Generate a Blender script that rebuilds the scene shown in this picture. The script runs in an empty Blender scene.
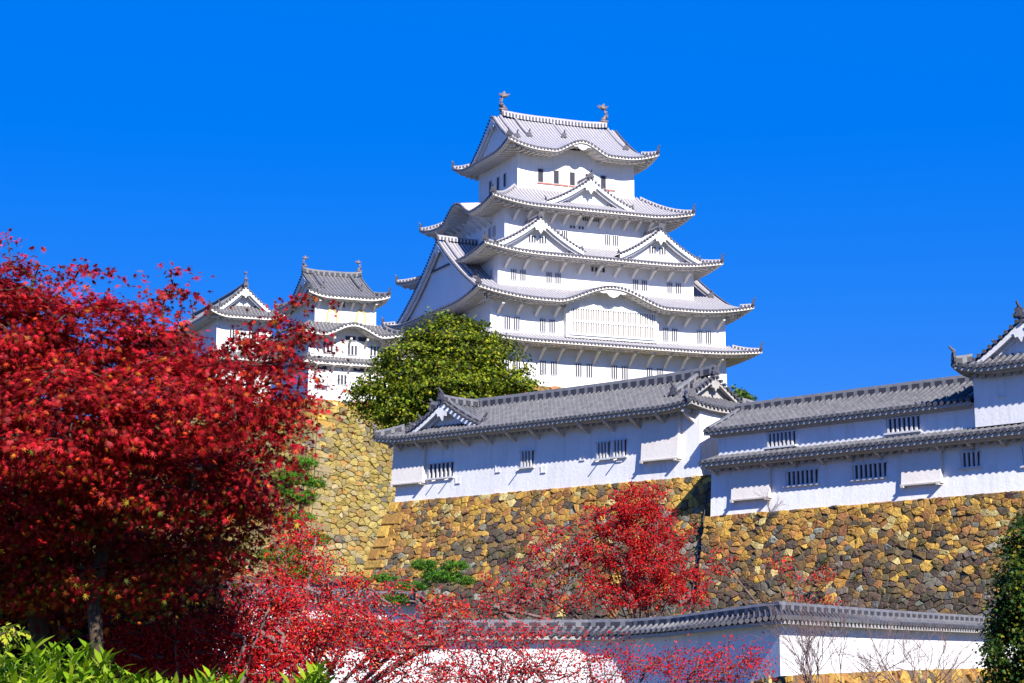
import bpy, math, random
import numpy as np
from mathutils import Vector, Matrix

R = math.radians
rng = np.random.default_rng(7)
random.seed(7)
scene = bpy.context.scene
COL = scene.collection

# ------------------------------------------------------------------ camera
F_PX, HOR, CZ = 2000.0, 658.0, 1.7
PITCH = math.atan((HOR - 341.5) / F_PX)
cam_d = bpy.data.cameras.new('camera')
cam_d.sensor_width = 36.0
cam_d.lens = F_PX * 36.0 / 1024.0
cam_d.clip_end = 20000
cam_d.clip_start = 0.2
cam = bpy.data.objects.new('camera', cam_d)
cam.location = (0, 0, CZ)
cam.rotation_euler = (R(90) + PITCH, 0, 0)
COL.objects.link(cam)
scene.camera = cam

# ------------------------------------------------------------------ sky, sun, exposure
SUN_AZ, SUN_EL = R(24), R(39)            # azimuth: to the right of straight behind the camera
world = bpy.data.worlds.new('World')
scene.world = world
world.use_nodes = True
wn, wl = world.node_tree.nodes, world.node_tree.links
wn.clear()
sky = wn.new('ShaderNodeTexSky')
sky.sky_type = 'NISHITA'
sky.sun_disc = False
sky.sun_elevation = SUN_EL
sky.sun_rotation = math.pi - SUN_AZ
sky.altitude = 0
sky.air_density = 1.0
sky.dust_density = 0.0
sky.ozone_density = 4.0
hsv = wn.new('ShaderNodeHueSaturation')
hsv.inputs['Hue'].default_value = 0.522
hsv.inputs['Saturation'].default_value = 1.5
hsv.inputs['Value'].default_value = 1.0
bg = wn.new('ShaderNodeBackground')
bg.inputs['Strength'].default_value = 0.055
wo = wn.new('ShaderNodeOutputWorld')
wl.new(sky.outputs[0], hsv.inputs['Color'])
mixs = wn.new('ShaderNodeMix')
mixs.data_type = 'RGBA'
mixs.inputs[0].default_value = 0.72
mixs.inputs[7].default_value = (0.0, 2.05, 9.8, 1)
wl.new(hsv.outputs[0], mixs.inputs[6])
wl.new(mixs.outputs[2], bg.inputs['Color'])
wl.new(bg.outputs[0], wo.inputs['Surface'])

sun_d = bpy.data.lights.new('sun', 'SUN')
sun_d.energy = 5.0
sun_d.angle = R(0.5)
sun_d.color = (1.0, 0.95, 0.87)
sun = bpy.data.objects.new('sun', sun_d)
sv = Vector((math.sin(SUN_AZ) * math.cos(SUN_EL), -math.cos(SUN_AZ) * math.cos(SUN_EL), math.sin(SUN_EL)))
sun.rotation_euler = sv.to_track_quat('Z', 'Y').to_euler()
sun.location = sv * 400
COL.objects.link(sun)

vs = scene.view_settings
vs.view_transform = 'Standard'
vs.look = 'None'
vs.gamma = 1
vs.use_curve_mapping = False
vs.exposure = 0.95
scene.cycles.max_bounces = 6
scene.cycles.diffuse_bounces = 3
scene.cycles.transparent_max_bounces = 4


# ------------------------------------------------------------------ helpers
def at(px, py, Y):
    """world point seen at photo pixel (px, py) at world depth Y"""
    xc, yc = (px - 512) / F_PX, (341.5 - py) / F_PX
    d = np.array([xc, math.cos(PITCH) - yc * math.sin(PITCH), math.sin(PITCH) + yc * math.cos(PITCH)])
    d = d * (Y / d[1])
    return np.array([d[0], d[1], d[2] + CZ])


class MB:
    """collects faces for one mesh"""
    def __init__(self):
        self.v, self.f, self.m, self.uv = [], [], [], []

    def add(self, verts, faces, mat=0, uvs=None):
        b = len(self.v)
        self.v.extend([tuple(map(float, p)) for p in verts])
        for i, f in enumerate(faces):
            self.f.append(tuple(b + k for k in f))
            self.m.append(mat if isinstance(mat, int) else mat[i])
            if uvs is None:
                self.uv.append([(0.0, 0.0)] * len(f))
            else:
                self.uv.append([uvs[k] for k in f])

    def box(self, x0, x1, y0, y1, z0, z1, mat=0):
        v = [(x0, y0, z0), (x1, y0, z0), (x1, y1, z0), (x0, y1, z0), (x0, y0, z1), (x1, y0, z1), (x1, y1, z1), (x0, y1, z1)]
        self.add(v, [(0, 3, 2, 1), (4, 5, 6, 7), (0, 1, 5, 4), (1, 2, 6, 5), (2, 3, 7, 6), (3, 0, 4, 7)], mat)

    def hexa(self, v, mat=0):
        """eight corners in box order"""
        self.add(v, [(0, 3, 2, 1), (4, 5, 6, 7), (0, 1, 5, 4), (1, 2, 6, 5), (2, 3, 7, 6), (3, 0, 4, 7)], mat)

    def extrude(self, poly, vec, mat=0):
        """closed prism from a 3D polygon along vec"""
        n = len(poly)
        p = [Vector(q) for q in poly]
        vv = Vector(vec)
        v = p + [q + vv for q in p]
        f = [tuple(range(n - 1, -1, -1)), tuple(range(n, 2 * n))]
        f += [(i, (i + 1) % n, n + (i + 1) % n, n + i) for i in range(n)]
        self.add(v, f, mat)

    def sweep(self, path, w, h, mats=(0, 1), taper=1.0):
        """rounded-top bar along a path, its underside on the path"""
        P = [Vector(p) for p in path]
        n = len(P)
        prof = [(-.5, 0), (-.5, .62), (-.28, .95), (0, 1.0), (.28, .95), (.5, .62), (.5, 0)]
        verts, uvs, L = [], [], 0
        for i, p in enumerate(P):
            t = (P[min(i + 1, n - 1)] - P[max(i - 1, 0)])
            side = Vector((t.y, -t.x, 0))
            side = side.normalized() if side.length > 1e-6 else Vector((1, 0, 0))
            if i:
                L += (p - P[i - 1]).length
            k = 1 + (taper - 1) * i / max(1, n - 1)
            for a, b in prof:
                verts.append(p + side * a * w * k + Vector((0, 0, b * h * k)))
                uvs.append((L, b * h))
        m = len(prof)
        f, mm = [], []
        for i in range(n - 1):
            for j in range(m - 1):
                f.append((i * m + j, i * m + j + 1, (i + 1) * m + j + 1, (i + 1) * m + j))
                mm.append(mats[0] if j in (0, m - 2) else mats[1])
        f.append(tuple(range(m)))
        f.append(tuple((n - 1) * m + j for j in range(m - 1, -1, -1)))
        mm += [mats[0], mats[0]]
        self.add(verts, f, mm, uvs)

    def prism(self, c, d, r, length, n=6, mat=0):
        """short n-gon rod from c along d"""
        d = Vector(d).normalized()
        q = d.to_track_quat('Z', 'Y')
        v = []
        for k in (0, 1):
            for i in range(n):
                a = 2 * math.pi * (i + .5) / n
                v.append(Vector(c) + q @ Vector((r * math.cos(a), r * math.sin(a), length * k)))
        f = [tuple(range(n - 1, -1, -1)), tuple(range(n, 2 * n))] + [(i, (i + 1) % n, n + (i + 1) % n, n + i) for i in range(n)]
        self.add(v, f, mat)

    def link(self, n):
        """tie the rod just added (n sides) to the one before it"""
        c = len(self.v) - 2 * n
        p = c - 2 * n
        if p >= 0:
            self.f.append((p, p + 1, c + 1, c))
            self.m.append(self.m[-1])
            self.uv.append([(0.0, 0.0)] * 4)

    def tube(self, path, radii, n=5, mat=0):
        P = [Vector(p) for p in path]
        v = []
        for i, p in enumerate(P):
            t = (P[min(i + 1, len(P) - 1)] - P[max(i - 1, 0)])
            q = (t.normalized() if t.length > 1e-9 else Vector((0, 0, 1))).to_track_quat('Z', 'Y')
            for k in range(n):
                a = 2 * math.pi * k / n
                v.append(p + q @ Vector((radii[i] * math.cos(a), radii[i] * math.sin(a), 0)))
        f = []
        for i in range(len(P) - 1):
            for k in range(n):
                f.append((i * n + k, i * n + (k + 1) % n, (i + 1) * n + (k + 1) % n, (i + 1) * n + k))
        f.append(tuple(range(n - 1, -1, -1)))
        f.append(tuple((len(P) - 1) * n + k for k in range(n)))
        self.add(v, f, mat)

    def mesh(self, name, mats, smooth=False):
        me = bpy.data.meshes.new(name)
        me.from_pydata(self.v, [], self.f)
        for m in mats:
            me.materials.append(m)
        me.polygons.foreach_set('material_index', self.m)
        uv = me.uv_layers.new(name='uv')
        flat = np.array([c for f in self.uv for q in f for c in q], dtype=np.float32)
        uv.data.foreach_set('uv', flat)
        if smooth:
            me.polygons.foreach_set('use_smooth', [True] * len(self.f))
        me.update()
        return me

    def build(self, name, mats, parent=None, smooth=False, loc=None):
        return put(name, self.mesh(name, mats, smooth), parent, loc)


def put(name, mesh, parent=None, loc=None, rot=None):
    o = bpy.data.objects.new(name, mesh)
    COL.objects.link(o)
    if parent is not None:
        o.parent = parent
    if loc is not None:
        o.location = loc
    if rot is not None:
        o.rotation_euler = rot
    return o


def tag(o, label=None, cat=None, group=None, kind=None):
    for k, v in (('label', label), ('category', cat), ('group', group), ('kind', kind)):
        if v:
            o[k] = v
    return o


def empty(name, loc, rot, label, cat, group=None):
    o = put(name, None, None, loc, rot)
    o.empty_display_size = 0.5
    return tag(o, label, cat, group)


# ------------------------------------------------------------------ materials
def new_mat(name):
    m = bpy.data.materials.new(name)
    m.use_nodes = True
    nt = m.node_tree
    nt.nodes.clear()
    out = nt.nodes.new('ShaderNodeOutputMaterial')
    bs = nt.nodes.new('ShaderNodeBsdfPrincipled')
    nt.links.new(bs.outputs[0], out.inputs[0])
    return m, nt, bs


def noise(nt, scale, detail=4, rough=.6, coord='Object', stretch=None):
    tc = nt.nodes.new('ShaderNodeTexCoord')
    n = nt.nodes.new('ShaderNodeTexNoise')
    n.inputs['Scale'].default_value = scale
    n.inputs['Detail'].default_value = detail
    n.inputs['Roughness'].default_value = rough
    src = tc.outputs[coord]
    if stretch:
        mp = nt.nodes.new('ShaderNodeMapping')
        mp.inputs['Scale'].default_value = stretch
        nt.links.new(src, mp.inputs[0])
        src = mp.outputs[0]
    nt.links.new(src, n.inputs['Vector'])
    return n


def ramp(nt, src, stops):
    r = nt.nodes.new('ShaderNodeValToRGB')
    el = r.color_ramp.elements
    while len(el) < len(stops):
        el.new(0.5)
    for e, (p, c) in zip(el, stops):
        e.position = p
        e.color = (*c, 1)
    nt.links.new(src, r.inputs[0])
    return r


def mix(nt, a, b, fac, mode='MIX'):
    m = nt.nodes.new('ShaderNodeMix')
    m.data_type = 'RGBA'
    m.blend_type = mode
    for sock, v in ((6, a), (7, b), (0, fac)):
        if hasattr(v, 'is_linked') or isinstance(v, bpy.types.NodeSocket):
            nt.links.new(v, m.inputs[sock])
        elif sock == 0:
            m.inputs[0].default_value = v
        else:
            m.inputs[sock].default_value = (*v, 1)
    return m.outputs[2]


def bump(nt, bs, src, dist, strength=1.0):
    b = nt.nodes.new('ShaderNodeBump')
    b.inputs['Distance'].default_value = dist
    b.inputs['Strength'].default_value = strength
    nt.links.new(src, b.inputs['Height'])
    nt.links.new(b.outputs[0], bs.inputs['Normal'])


def plain(name, c1, c2, scale=3.0, rough=.8, bumpd=0.0, stretch=None):
    m, nt, bs = new_mat(name)
    n = noise(nt, scale, 5, .65, 'Object', stretch)
    r = ramp(nt, n.outputs[0], [(.3, c1), (.7, c2)])
    nt.links.new(r.outputs[0], bs.inputs['Base Color'])
    bs.inputs['Roughness'].default_value = rough
    if bumpd:
        bump(nt, bs, n.outputs[0], bumpd)
    return m


def plaster(name, base, dirt, amount):
    """lime plaster with faint streaks and patches of weather"""
    m, nt, bs = new_mat(name)
    n1 = noise(nt, .55, 6, .7)
    n2 = noise(nt, 1.3, 5, .7, 'Object', (2.2, 2.2, .22))
    r1 = ramp(nt, n1.outputs[0], [(.42, (0, 0, 0)), (.78, (1, 1, 1))])
    r2 = ramp(nt, n2.outputs[0], [(.5, (0, 0, 0)), (.8, (1, 1, 1))])
    add = nt.nodes.new('ShaderNodeMath')
    add.operation = 'MULTIPLY_ADD'
    nt.links.new(r1.outputs[0], add.inputs[0])
    add.inputs[1].default_value = .5
    nt.links.new(r2.outputs[0], add.inputs[2])
    mul = nt.nodes.new('ShaderNodeMath')
    mul.operation = 'MULTIPLY'
    mul.use_clamp = True
    nt.links.new(add.outputs[0], mul.inputs[0])
    mul.inputs[1].default_value = amount
    nt.links.new(mix(nt, base, dirt, mul.outputs[0]), bs.inputs['Base Color'])
    bs.inputs['Roughness'].default_value = .85
    n3 = noise(nt, 5, 5, .7)
    bump(nt, bs, n3.outputs[0], .03, .5)
    return m


def tile(name, base, dark, joint, band, jw, jamt):
    """fired roof tile; UV runs along (u) and up (v) the slope, joints of plaster every band metres"""
    m, nt, bs = new_mat(name)
    uv = nt.nodes.new('ShaderNodeUVMap')
    uv.uv_map = 'uv'
    sep = nt.nodes.new('ShaderNodeSeparateXYZ')
    nt.links.new(uv.outputs[0], sep.inputs[0])
    dv = nt.nodes.new('ShaderNodeMath')
    dv.operation = 'DIVIDE'
    nt.links.new(sep.outputs[1], dv.inputs[0])
    dv.inputs[1].default_value = band
    fr = nt.nodes.new('ShaderNodeMath')
    fr.operation = 'FRACT'
    nt.links.new(dv.outputs[0], fr.inputs[0])
    lt = nt.nodes.new('ShaderNodeMath')
    lt.operation = 'LESS_THAN'
    nt.links.new(fr.outputs[0], lt.inputs[0])
    lt.inputs[1].default_value = jw
    n = noise(nt, 2.2, 5, .7)
    n2 = noise(nt, 9, 3, .6)
    r = ramp(nt, n.outputs[0], [(.32, dark), (.68, base)])
    r2 = ramp(nt, n2.outputs[0], [(.35, (0, 0, 0)), (.65, (1, 1, 1))])
    mu = nt.nodes.new('ShaderNodeMath')
    mu.operation = 'MULTIPLY'
    nt.links.new(lt.outputs[0], mu.inputs[0])
    nt.links.new(r2.outputs[0], mu.inputs[1])
    mu2 = nt.nodes.new('ShaderNodeMath')
    mu2.operation = 'MULTIPLY'
    nt.links.new(mu.outputs[0], mu2.inputs[0])
    mu2.inputs[1].default_value = jamt
    nt.links.new(mix(nt, r.outputs[0], joint, mu2.outputs[0]), bs.inputs['Base Color'])
    bs.inputs['Roughness'].default_value = .6
    return m


def ridge_mat(name, light, dark, period):
    """stacked ridge tiles: a row of round tile ends between plaster courses"""
    m, nt, bs = new_mat(name)
    uv = nt.nodes.new('ShaderNodeUVMap')
    uv.uv_map = 'uv'
    sep = nt.nodes.new('ShaderNodeSeparateXYZ')
    nt.links.new(uv.outputs[0], sep.inputs[0])
    dv = nt.nodes.new('ShaderNodeMath')
    dv.operation = 'DIVIDE'
    nt.links.new(sep.outputs[0], dv.inputs[0])
    dv.inputs[1].default_value = period
    fr = nt.nodes.new('ShaderNodeMath')
    fr.operation = 'FRACT'
    nt.links.new(dv.outputs[0], fr.inputs[0])
    lt = nt.nodes.new('ShaderNodeMath')
    lt.operation = 'LESS_THAN'
    nt.links.new(fr.outputs[0], lt.inputs[0])
    lt.inputs[1].default_value = .66
    nt.links.new(mix(nt, light, dark, lt.outputs[0]), bs.inputs['Base Color'])
    bs.inputs['Roughness'].default_value = .65
    return m


def attr_mat(name, rough=.8, nscale=6.0, namt=.5, translucent=0.0, bumpd=0.0):
    """colour from each stone's or leaf's own colour, broken by noise"""
    m, nt, bs = new_mat(name)
    a = nt.nodes.new('ShaderNodeAttribute')
    a.attribute_name = 'col'
    col = a.outputs[0]
    if namt:
        n = noise(nt, nscale, 6, .7)
        r = ramp(nt, n.outputs[0], [(.3, (1 - namt,) * 3), (.7, (1 + namt * .6,) * 3)])
        col = mix(nt, col, r.outputs[0], 1.0, 'MULTIPLY')
        if bumpd:
            bump(nt, bs, n.outputs[0], bumpd)
    nt.links.new(col, bs.inputs['Base Color'])
    bs.inputs['Roughness'].default_value = rough
    if translucent:
        bs.inputs['Specular IOR Level'].default_value = .12
        out = [q for q in nt.nodes if q.type == 'OUTPUT_MATERIAL'][0]
        tr = nt.nodes.new('ShaderNodeBsdfTranslucent')
        nt.links.new(col, tr.inputs[0])
        ms = nt.nodes.new('ShaderNodeMixShader')
        ms.inputs[0].default_value = translucent
        nt.links.new(bs.outputs[0], ms.inputs[1])
        nt.links.new(tr.outputs[0], ms.inputs[2])
        nt.links.new(ms.outputs[0], out.inputs[0])
    return m


M = {}
M['plaster'] = plaster('keep_plaster', (.79, .785, .78), (.56, .54, .5), .4)
M['plaster_old'] = plaster('old_plaster', (.77, .765, .77), (.48, .45, .41), .55)
M['plaster_warm'] = plaster('warm_plaster', (.72, .67, .62), (.48, .42, .36), .5)
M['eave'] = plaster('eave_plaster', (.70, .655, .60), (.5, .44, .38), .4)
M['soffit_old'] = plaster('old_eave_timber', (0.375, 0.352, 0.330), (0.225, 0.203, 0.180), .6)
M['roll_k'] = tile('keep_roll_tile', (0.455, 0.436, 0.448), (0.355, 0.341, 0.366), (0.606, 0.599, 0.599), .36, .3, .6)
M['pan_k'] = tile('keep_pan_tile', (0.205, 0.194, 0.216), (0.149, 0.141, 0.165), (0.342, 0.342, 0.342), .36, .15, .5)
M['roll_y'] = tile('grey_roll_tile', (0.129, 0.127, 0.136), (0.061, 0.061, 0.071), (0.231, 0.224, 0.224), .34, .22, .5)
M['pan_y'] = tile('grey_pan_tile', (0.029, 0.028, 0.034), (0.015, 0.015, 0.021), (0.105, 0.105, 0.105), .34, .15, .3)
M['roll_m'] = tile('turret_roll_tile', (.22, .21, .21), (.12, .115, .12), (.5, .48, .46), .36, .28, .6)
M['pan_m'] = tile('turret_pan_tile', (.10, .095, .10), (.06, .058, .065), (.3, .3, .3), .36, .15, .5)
M['end'] = plain('tile_end', (0.042, 0.042, 0.063), (0.091, 0.091, 0.119), 3, .6)
M['end_y'] = plain('grey_tile_end', (0.040, 0.042, 0.052), (0.096, 0.096, 0.112), 3, .6)
M['ridge_k'] = ridge_mat('keep_ridge_side', (0.525, 0.510, 0.510), (0.090, 0.083, 0.112), .42)
M['ridge_y'] = ridge_mat('grey_ridge_side', (0.165, 0.165, 0.173), (0.038, 0.038, 0.049), .6)
M['cap_k'] = plain('keep_ridge_cap', (0.348, 0.336, 0.342), (0.252, 0.240, 0.258), 2.5, .6)
M['cap_y'] = plain('grey_ridge_cap', (0.078, 0.078, 0.091), (0.156, 0.156, 0.163), 2.5, .6)
M['orn'] = plain('ornament_tile', (0.042, 0.042, 0.054), (0.120, 0.114, 0.132), 4, .55)
M['fish'] = plain('fish_tile', (.09, .08, .09), (.22, .17, .17), 4, .55)
M['dark'] = plain('window_dark', (.012, .014, .025), (.03, .032, .05), 5, .5)
M['bar'] = plain('window_bar', (.5, .5, .52), (.62, .61, .62), 5, .8)
M['lattice_back'] = plain('lattice_back', (.22, .19, .17), (.32, .28, .25), 3, .9)
M['red'] = plain('red_sill', (.45, .12, .08), (.55, .2, .14), 3, .7)
M['gold'] = plain('gilt_frame', (.55, .36, .05), (.7, .5, .1), 5, .5)
M['wood'] = plain('weathered_wood', (.42, .38, .34), (.6, .56, .52), 4, .85, 0, (1, 1, 4))
M['stone'] = attr_mat('fitted_stone', .9, 5, .4, 0, .05)
M['mortar'] = plain('stone_gap', (.02, .017, .012), (.06, .05, .035), 2, 1)
M['bark'] = plain('bark', (.035, .022, .014), (.10, .065, .04), 18, .95, .01, (1, 1, .3))
M['twig'] = plain('twig_bark', (.10, .06, .055), (.21, .14, .13), 10, .95)
M['pine_bark'] = plain('pine_bark', (.06, .05, .05), (.16, .13, .12), 8, .95, .02)
M['green_stem'] = plain('green_stem', (.06, .10, .01), (.12, .18, .03), 10, .8)
M['leaf'] = attr_mat('leaf', .5, 8, 0, .32)
M['needle'] = attr_mat('needle', .6, 8, 0, .15)


# ------------------------------------------------------------------ roofs
def frame(side, cx, cy):
    """P(s, o, z): s along the side seen from outside (left to right), o outward from the centre"""
    if side == 'S':
        return lambda s, o, z: (cx + s, cy - o, z)
    if side == 'N':
        return lambda s, o, z: (cx - s, cy + o, z)
    if side == 'E':
        return lambda s, o, z: (cx + o, cy + s, z)
    return lambda s, o, z: (cx - o, cy - s, z)


OFFS = [(0.0, 0.0), (.30, 0.0), (.37, .75), (.5, 1.0), (.63, .75), (.70, 0.0)]


def columns(lo, hi, pitch, rh):
    n = max(1, int(round((hi - lo) / pitch)))
    p = (hi - lo) / n
    out = []
    for i in range(n):
        for t, h in OFFS:
            out.append((lo + (i + t) * p, h * rh, t))
    out.append((hi, 0.0, 0.0))
    return out, [lo + (i + .5) * p for i in range(n)]


def tiled(mb, P, cols, dmax, zf, o0, nv=8, breaks=1.2):
    """sheet of tile rolls running up the slope from the eave (d = 0)"""
    rows = []
    for s, h, t in cols:
        dm = dmax(s)
        rows.append((s, h, t, dm))
    for i in range(len(rows) - 1):
        a, b = rows[i], rows[i + 1]
        if a[3] < .02 and b[3] < .02 or abs(a[3] - b[3]) > breaks:
            continue
        v, uv = [], []
        for k in range(nv + 1):
            for s, h, t, dm in (a, b):
                d = dm * k / nv
                v.append(P(s, o0 - d, zf(s, d) + h))
                uv.append((s, d))
        f = [(2 * k, 2 * k + 1, 2 * k + 3, 2 * k + 2) for k in range(nv)]
        mb.add(v, f, 0 if .29 < a[2] < .69 else 1, uv)


def lift_fn(half, lift, tw):
    def g(s, d, ext):
        t = half - abs(s)
        k = max(0.0, 1 - max(0.0, t) / tw)
        return lift * k * k * max(0.0, 1 - d / max(ext, .01))
    return g


def smax(a, b, k=.35):
    h = max(k - abs(a - b), 0) / k
    return max(a, b) + h * h * k * .25


class Style:
    def __init__(self, roll, pan, end, ridge, cap, eave, wall, pitch, rh, fascia, raft):
        self.roll, self.pan, self.end, self.ridge, self.cap, self.eave, self.wall = roll, pan, end, ridge, cap, eave, wall
        self.pitch, self.rh, self.fascia, self.raft = pitch, rh, fascia, raft


KEEP = Style(M['roll_k'], M['pan_k'], M['end'], M['ridge_k'], M['cap_k'], M['eave'], M['plaster'], .42, .09, .22, .62)
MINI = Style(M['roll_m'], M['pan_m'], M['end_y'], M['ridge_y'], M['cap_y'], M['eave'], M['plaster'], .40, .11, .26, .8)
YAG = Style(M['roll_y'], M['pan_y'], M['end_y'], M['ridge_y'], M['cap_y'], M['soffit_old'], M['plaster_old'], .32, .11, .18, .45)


def oni_mesh(k, mats):
    """ridge-end tile: shield with shoulders, brow and a short upturned horn; faces -Y"""
    m = MB()
    sh = [(-.42, 0), (-.5, .28), (-.3, .42), (-.34, .66), (-.12, .78), (0, .95), (.12, .78), (.34, .66), (.3, .42), (.5, .28), (.42, 0)]
    m.extrude([(x * k, 0, z * k) for x, z in sh], (0, .16 * k, 0))
    m.extrude([(x * k * .5, -.06 * k, (.12 + z * .55) * k) for x, z in sh], (0, .1 * k, 0))
    m.tube([(0, .2 * k, .8 * k), (0, .0, .92 * k), (0, -.12 * k, 1.05 * k), (0, -.22 * k, 1.18 * k)], [.12 * k, .11 * k, .1 * k, .08 * k], 6)
    return m.mesh('ridge_ornament', mats)


ONI_K = oni_mesh(.8, [M['orn']])
ONI_S = oni_mesh(.62, [M['orn']])


def fish_mesh(k):
    """roof fish standing on its head with its tail in the air; looks along -X"""
    m = MB()
    path = [(-.42, 0, .12), (-.2, 0, .2), (.02, 0, .38), (.14, 0, .68), (.12, 0, 1.0), (.0, 0, 1.28), (-.16, 0, 1.5)]
    m.tube([(x * k, y * k, z * k) for x, y, z in path], [q * k for q in (.16, .26, .27, .2, .14, .09, .05)], 8)
    m.box(-.5 * k, .35 * k, -.22 * k, .22 * k, -.1 * k, .12 * k)
    for sgn in (-1, 1):
        m.extrude([(-.16 * k, sgn * .03 * k, 1.30 * k), (-.62 * k, sgn * .16 * k, 1.52 * k), (-.85 * k, sgn * .2 * k, 1.85 * k), (-.38 * k, sgn * .16 * k, 1.72 * k), (-.14 * k, sgn * .14 * k, 2.1 * k), (.02 * k, sgn * .1 * k, 1.7 * k), (.42 * k, sgn * .16 * k, 1.82 * k), (.1 * k, sgn * .03 * k, 1.34 * k)], (0, sgn * .05 * k, 0))
        m.extrude([(-.1 * k, sgn * .2 * k, .42 * k), (.18 * k, sgn * .42 * k, .7 * k), (.22 * k, sgn * .34 * k, .4 * k), (.05 * k, sgn * .22 * k, .25 * k)], (.05 * k, 0, 0))
    for z0 in (.55, .8, 1.05):
        m.extrude([(.2 * k, -.03 * k, z0 * k), (.42 * k, -.03 * k, (z0 + .12) * k), (.18 * k, -.03 * k, (z0 + .2) * k)], (0, .06 * k, 0))
    return m.mesh('roof_fish', [M['fish']], True)


def kara_fn(c, w, h):
    def g(s):
        x = (s - c) / w
        if abs(x) >= 1:
            return 0.0
        return h * (.5 + .5 * math.cos(math.pi * x)) ** .85
    return g


def eave_parts(parent, P, half, ov, zf, o0, st, kara=None, rafters=True):
    """under the tile edge: fascia, soffit, rafters and the row of round tile ends"""
    _, mids = columns(-half, half, st.pitch, st.rh)
    e = MB()
    r = st.pitch * .34
    for s in mids:
        z = zf(s, 0)
        p0 = P(s, o0 - .12, z + st.rh * .35)
        p1 = P(s, o0 + .06, z + st.rh * .35)
        e.prism(p0, Vector(p1) - Vector(p0), r, (Vector(p1) - Vector(p0)).length, 7)
        e.link(7)
    e.build('eave_tile', [st.end], parent)
    m = MB()
    n = max(8, int(2 * half / .45))
    fa = st.fascia
    prev = None
    for i in range(n + 1):
        s = -half + 2 * half * i / n
        z = zf(s, 0)
        ring = []
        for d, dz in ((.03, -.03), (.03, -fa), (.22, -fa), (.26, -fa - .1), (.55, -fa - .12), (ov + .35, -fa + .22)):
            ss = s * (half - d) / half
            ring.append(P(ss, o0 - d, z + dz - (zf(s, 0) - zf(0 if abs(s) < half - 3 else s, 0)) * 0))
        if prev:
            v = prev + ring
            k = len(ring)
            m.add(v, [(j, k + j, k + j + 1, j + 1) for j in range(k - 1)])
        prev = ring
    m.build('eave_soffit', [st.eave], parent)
    if rafters and st.raft:
        q = MB()
        nr = int(2 * half / st.raft)
        for i in range(nr + 1):
            s = -half + .4 + (2 * half - .8) * i / nr
            dm = min(ov + .1, half - abs(s))
            if dm < .6:
                continue
            z = zf(s, 0) - fa
            hw = st.raft * .2
            za, zb = z - .12, z + .20 * (dm / (ov + .35)) - .1
            pts = []
            for zz0, zz1 in ((za - .16, zb - .2), (za + .04, zb + .1)):
                pts += [P(s - hw, o0 - .5, zz0), P(s + hw, o0 - .5, zz0), P(s + hw, o0 - dm, zz1), P(s - hw, o0 - dm, zz1)]
            q.hexa(pts)
        if q.f:
            q.build('rafter_row', [st.eave], parent)


def hip_line(parent, pts, st, w=.34, h=.36, oni=None):
    m = MB()
    m.sweep(pts, w, h, (0, 1))
    o = m.build('hip_ridge', [st.ridge, st.cap], parent)
    if oni:
        a, b = Vector(pts[0]), Vector(pts[1])
        d = a - b
        put('ridge_ornament', oni, parent, a + Vector((0, 0, .05)), (0, 0, math.atan2(d.y, d.x) + math.pi / 2))
    return o


def skirt(parent, cx, cy, A, B, ov, z0, z1, lift, st, kara=None, sides='SWEN', oni=ONI_K, tw=None, conc=.3, hips=True, name='roof', ext=None):
    """hipped pent roof round a storey; kara: {side: (c, w, h)} gives an undulating gable in the eave"""
    kara = kara or {}
    mb = MB()
    root = put(name, None, parent)
    tw = tw or min(A, B) * .55
    fs = {}
    ext = ext or ov
    for sd in sides:
        half, o0 = (A, B) if sd in 'SN' else (B, A)
        P = frame(sd, cx, cy)
        lf = lift_fn(half, lift, tw)
        kf = kara_fn(*kara[sd]) if sd in kara else None

        def zf(s, d, lf=lf, kf=kf):
            x = min(1.4, max(0.0, d / ext))
            z = z0 + (z1 - z0) * (x * (1 - conc) + conc * x * x) + lf(s, d, ext)
            if kf:
                b = kf(s)
                if b > 0:
                    z = smax(z, z0 + b + .12 * d, .3) if b > .25 else max(z, z0 + b + .12 * d)
            return z
        fs[sd] = (P, half, o0, zf)
        cols, _ = columns(-half, half, st.pitch, st.rh)
        tiled(mb, P, cols, lambda s, half=half: min(ext * 1.12 + .15, half - abs(s)), zf, o0)
    me = mb.mesh(name, [st.roll, st.pan])
    root2 = bpy.data.objects.new(name, me)
    bpy.data.objects.remove(root)
    COL.objects.link(root2)
    root2.parent = parent
    for sd, (P, half, o0, zf) in fs.items():
        eave_parts(root2, P, half, ov, zf, o0, st, kara.get(sd))
    if hips:
        for sd in sides:
            P, half, o0, zf = fs[sd]
            for sg in (1, -1):
                if sd in 'EW':
                    continue
                pts = [P(sg * (half - d), o0 - d, zf(half - d, d) + .03) for d in np.linspace(0.05, ext, 7)]
                hip_line(root2, pts, st, oni=oni)
    return root2, fs


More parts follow.
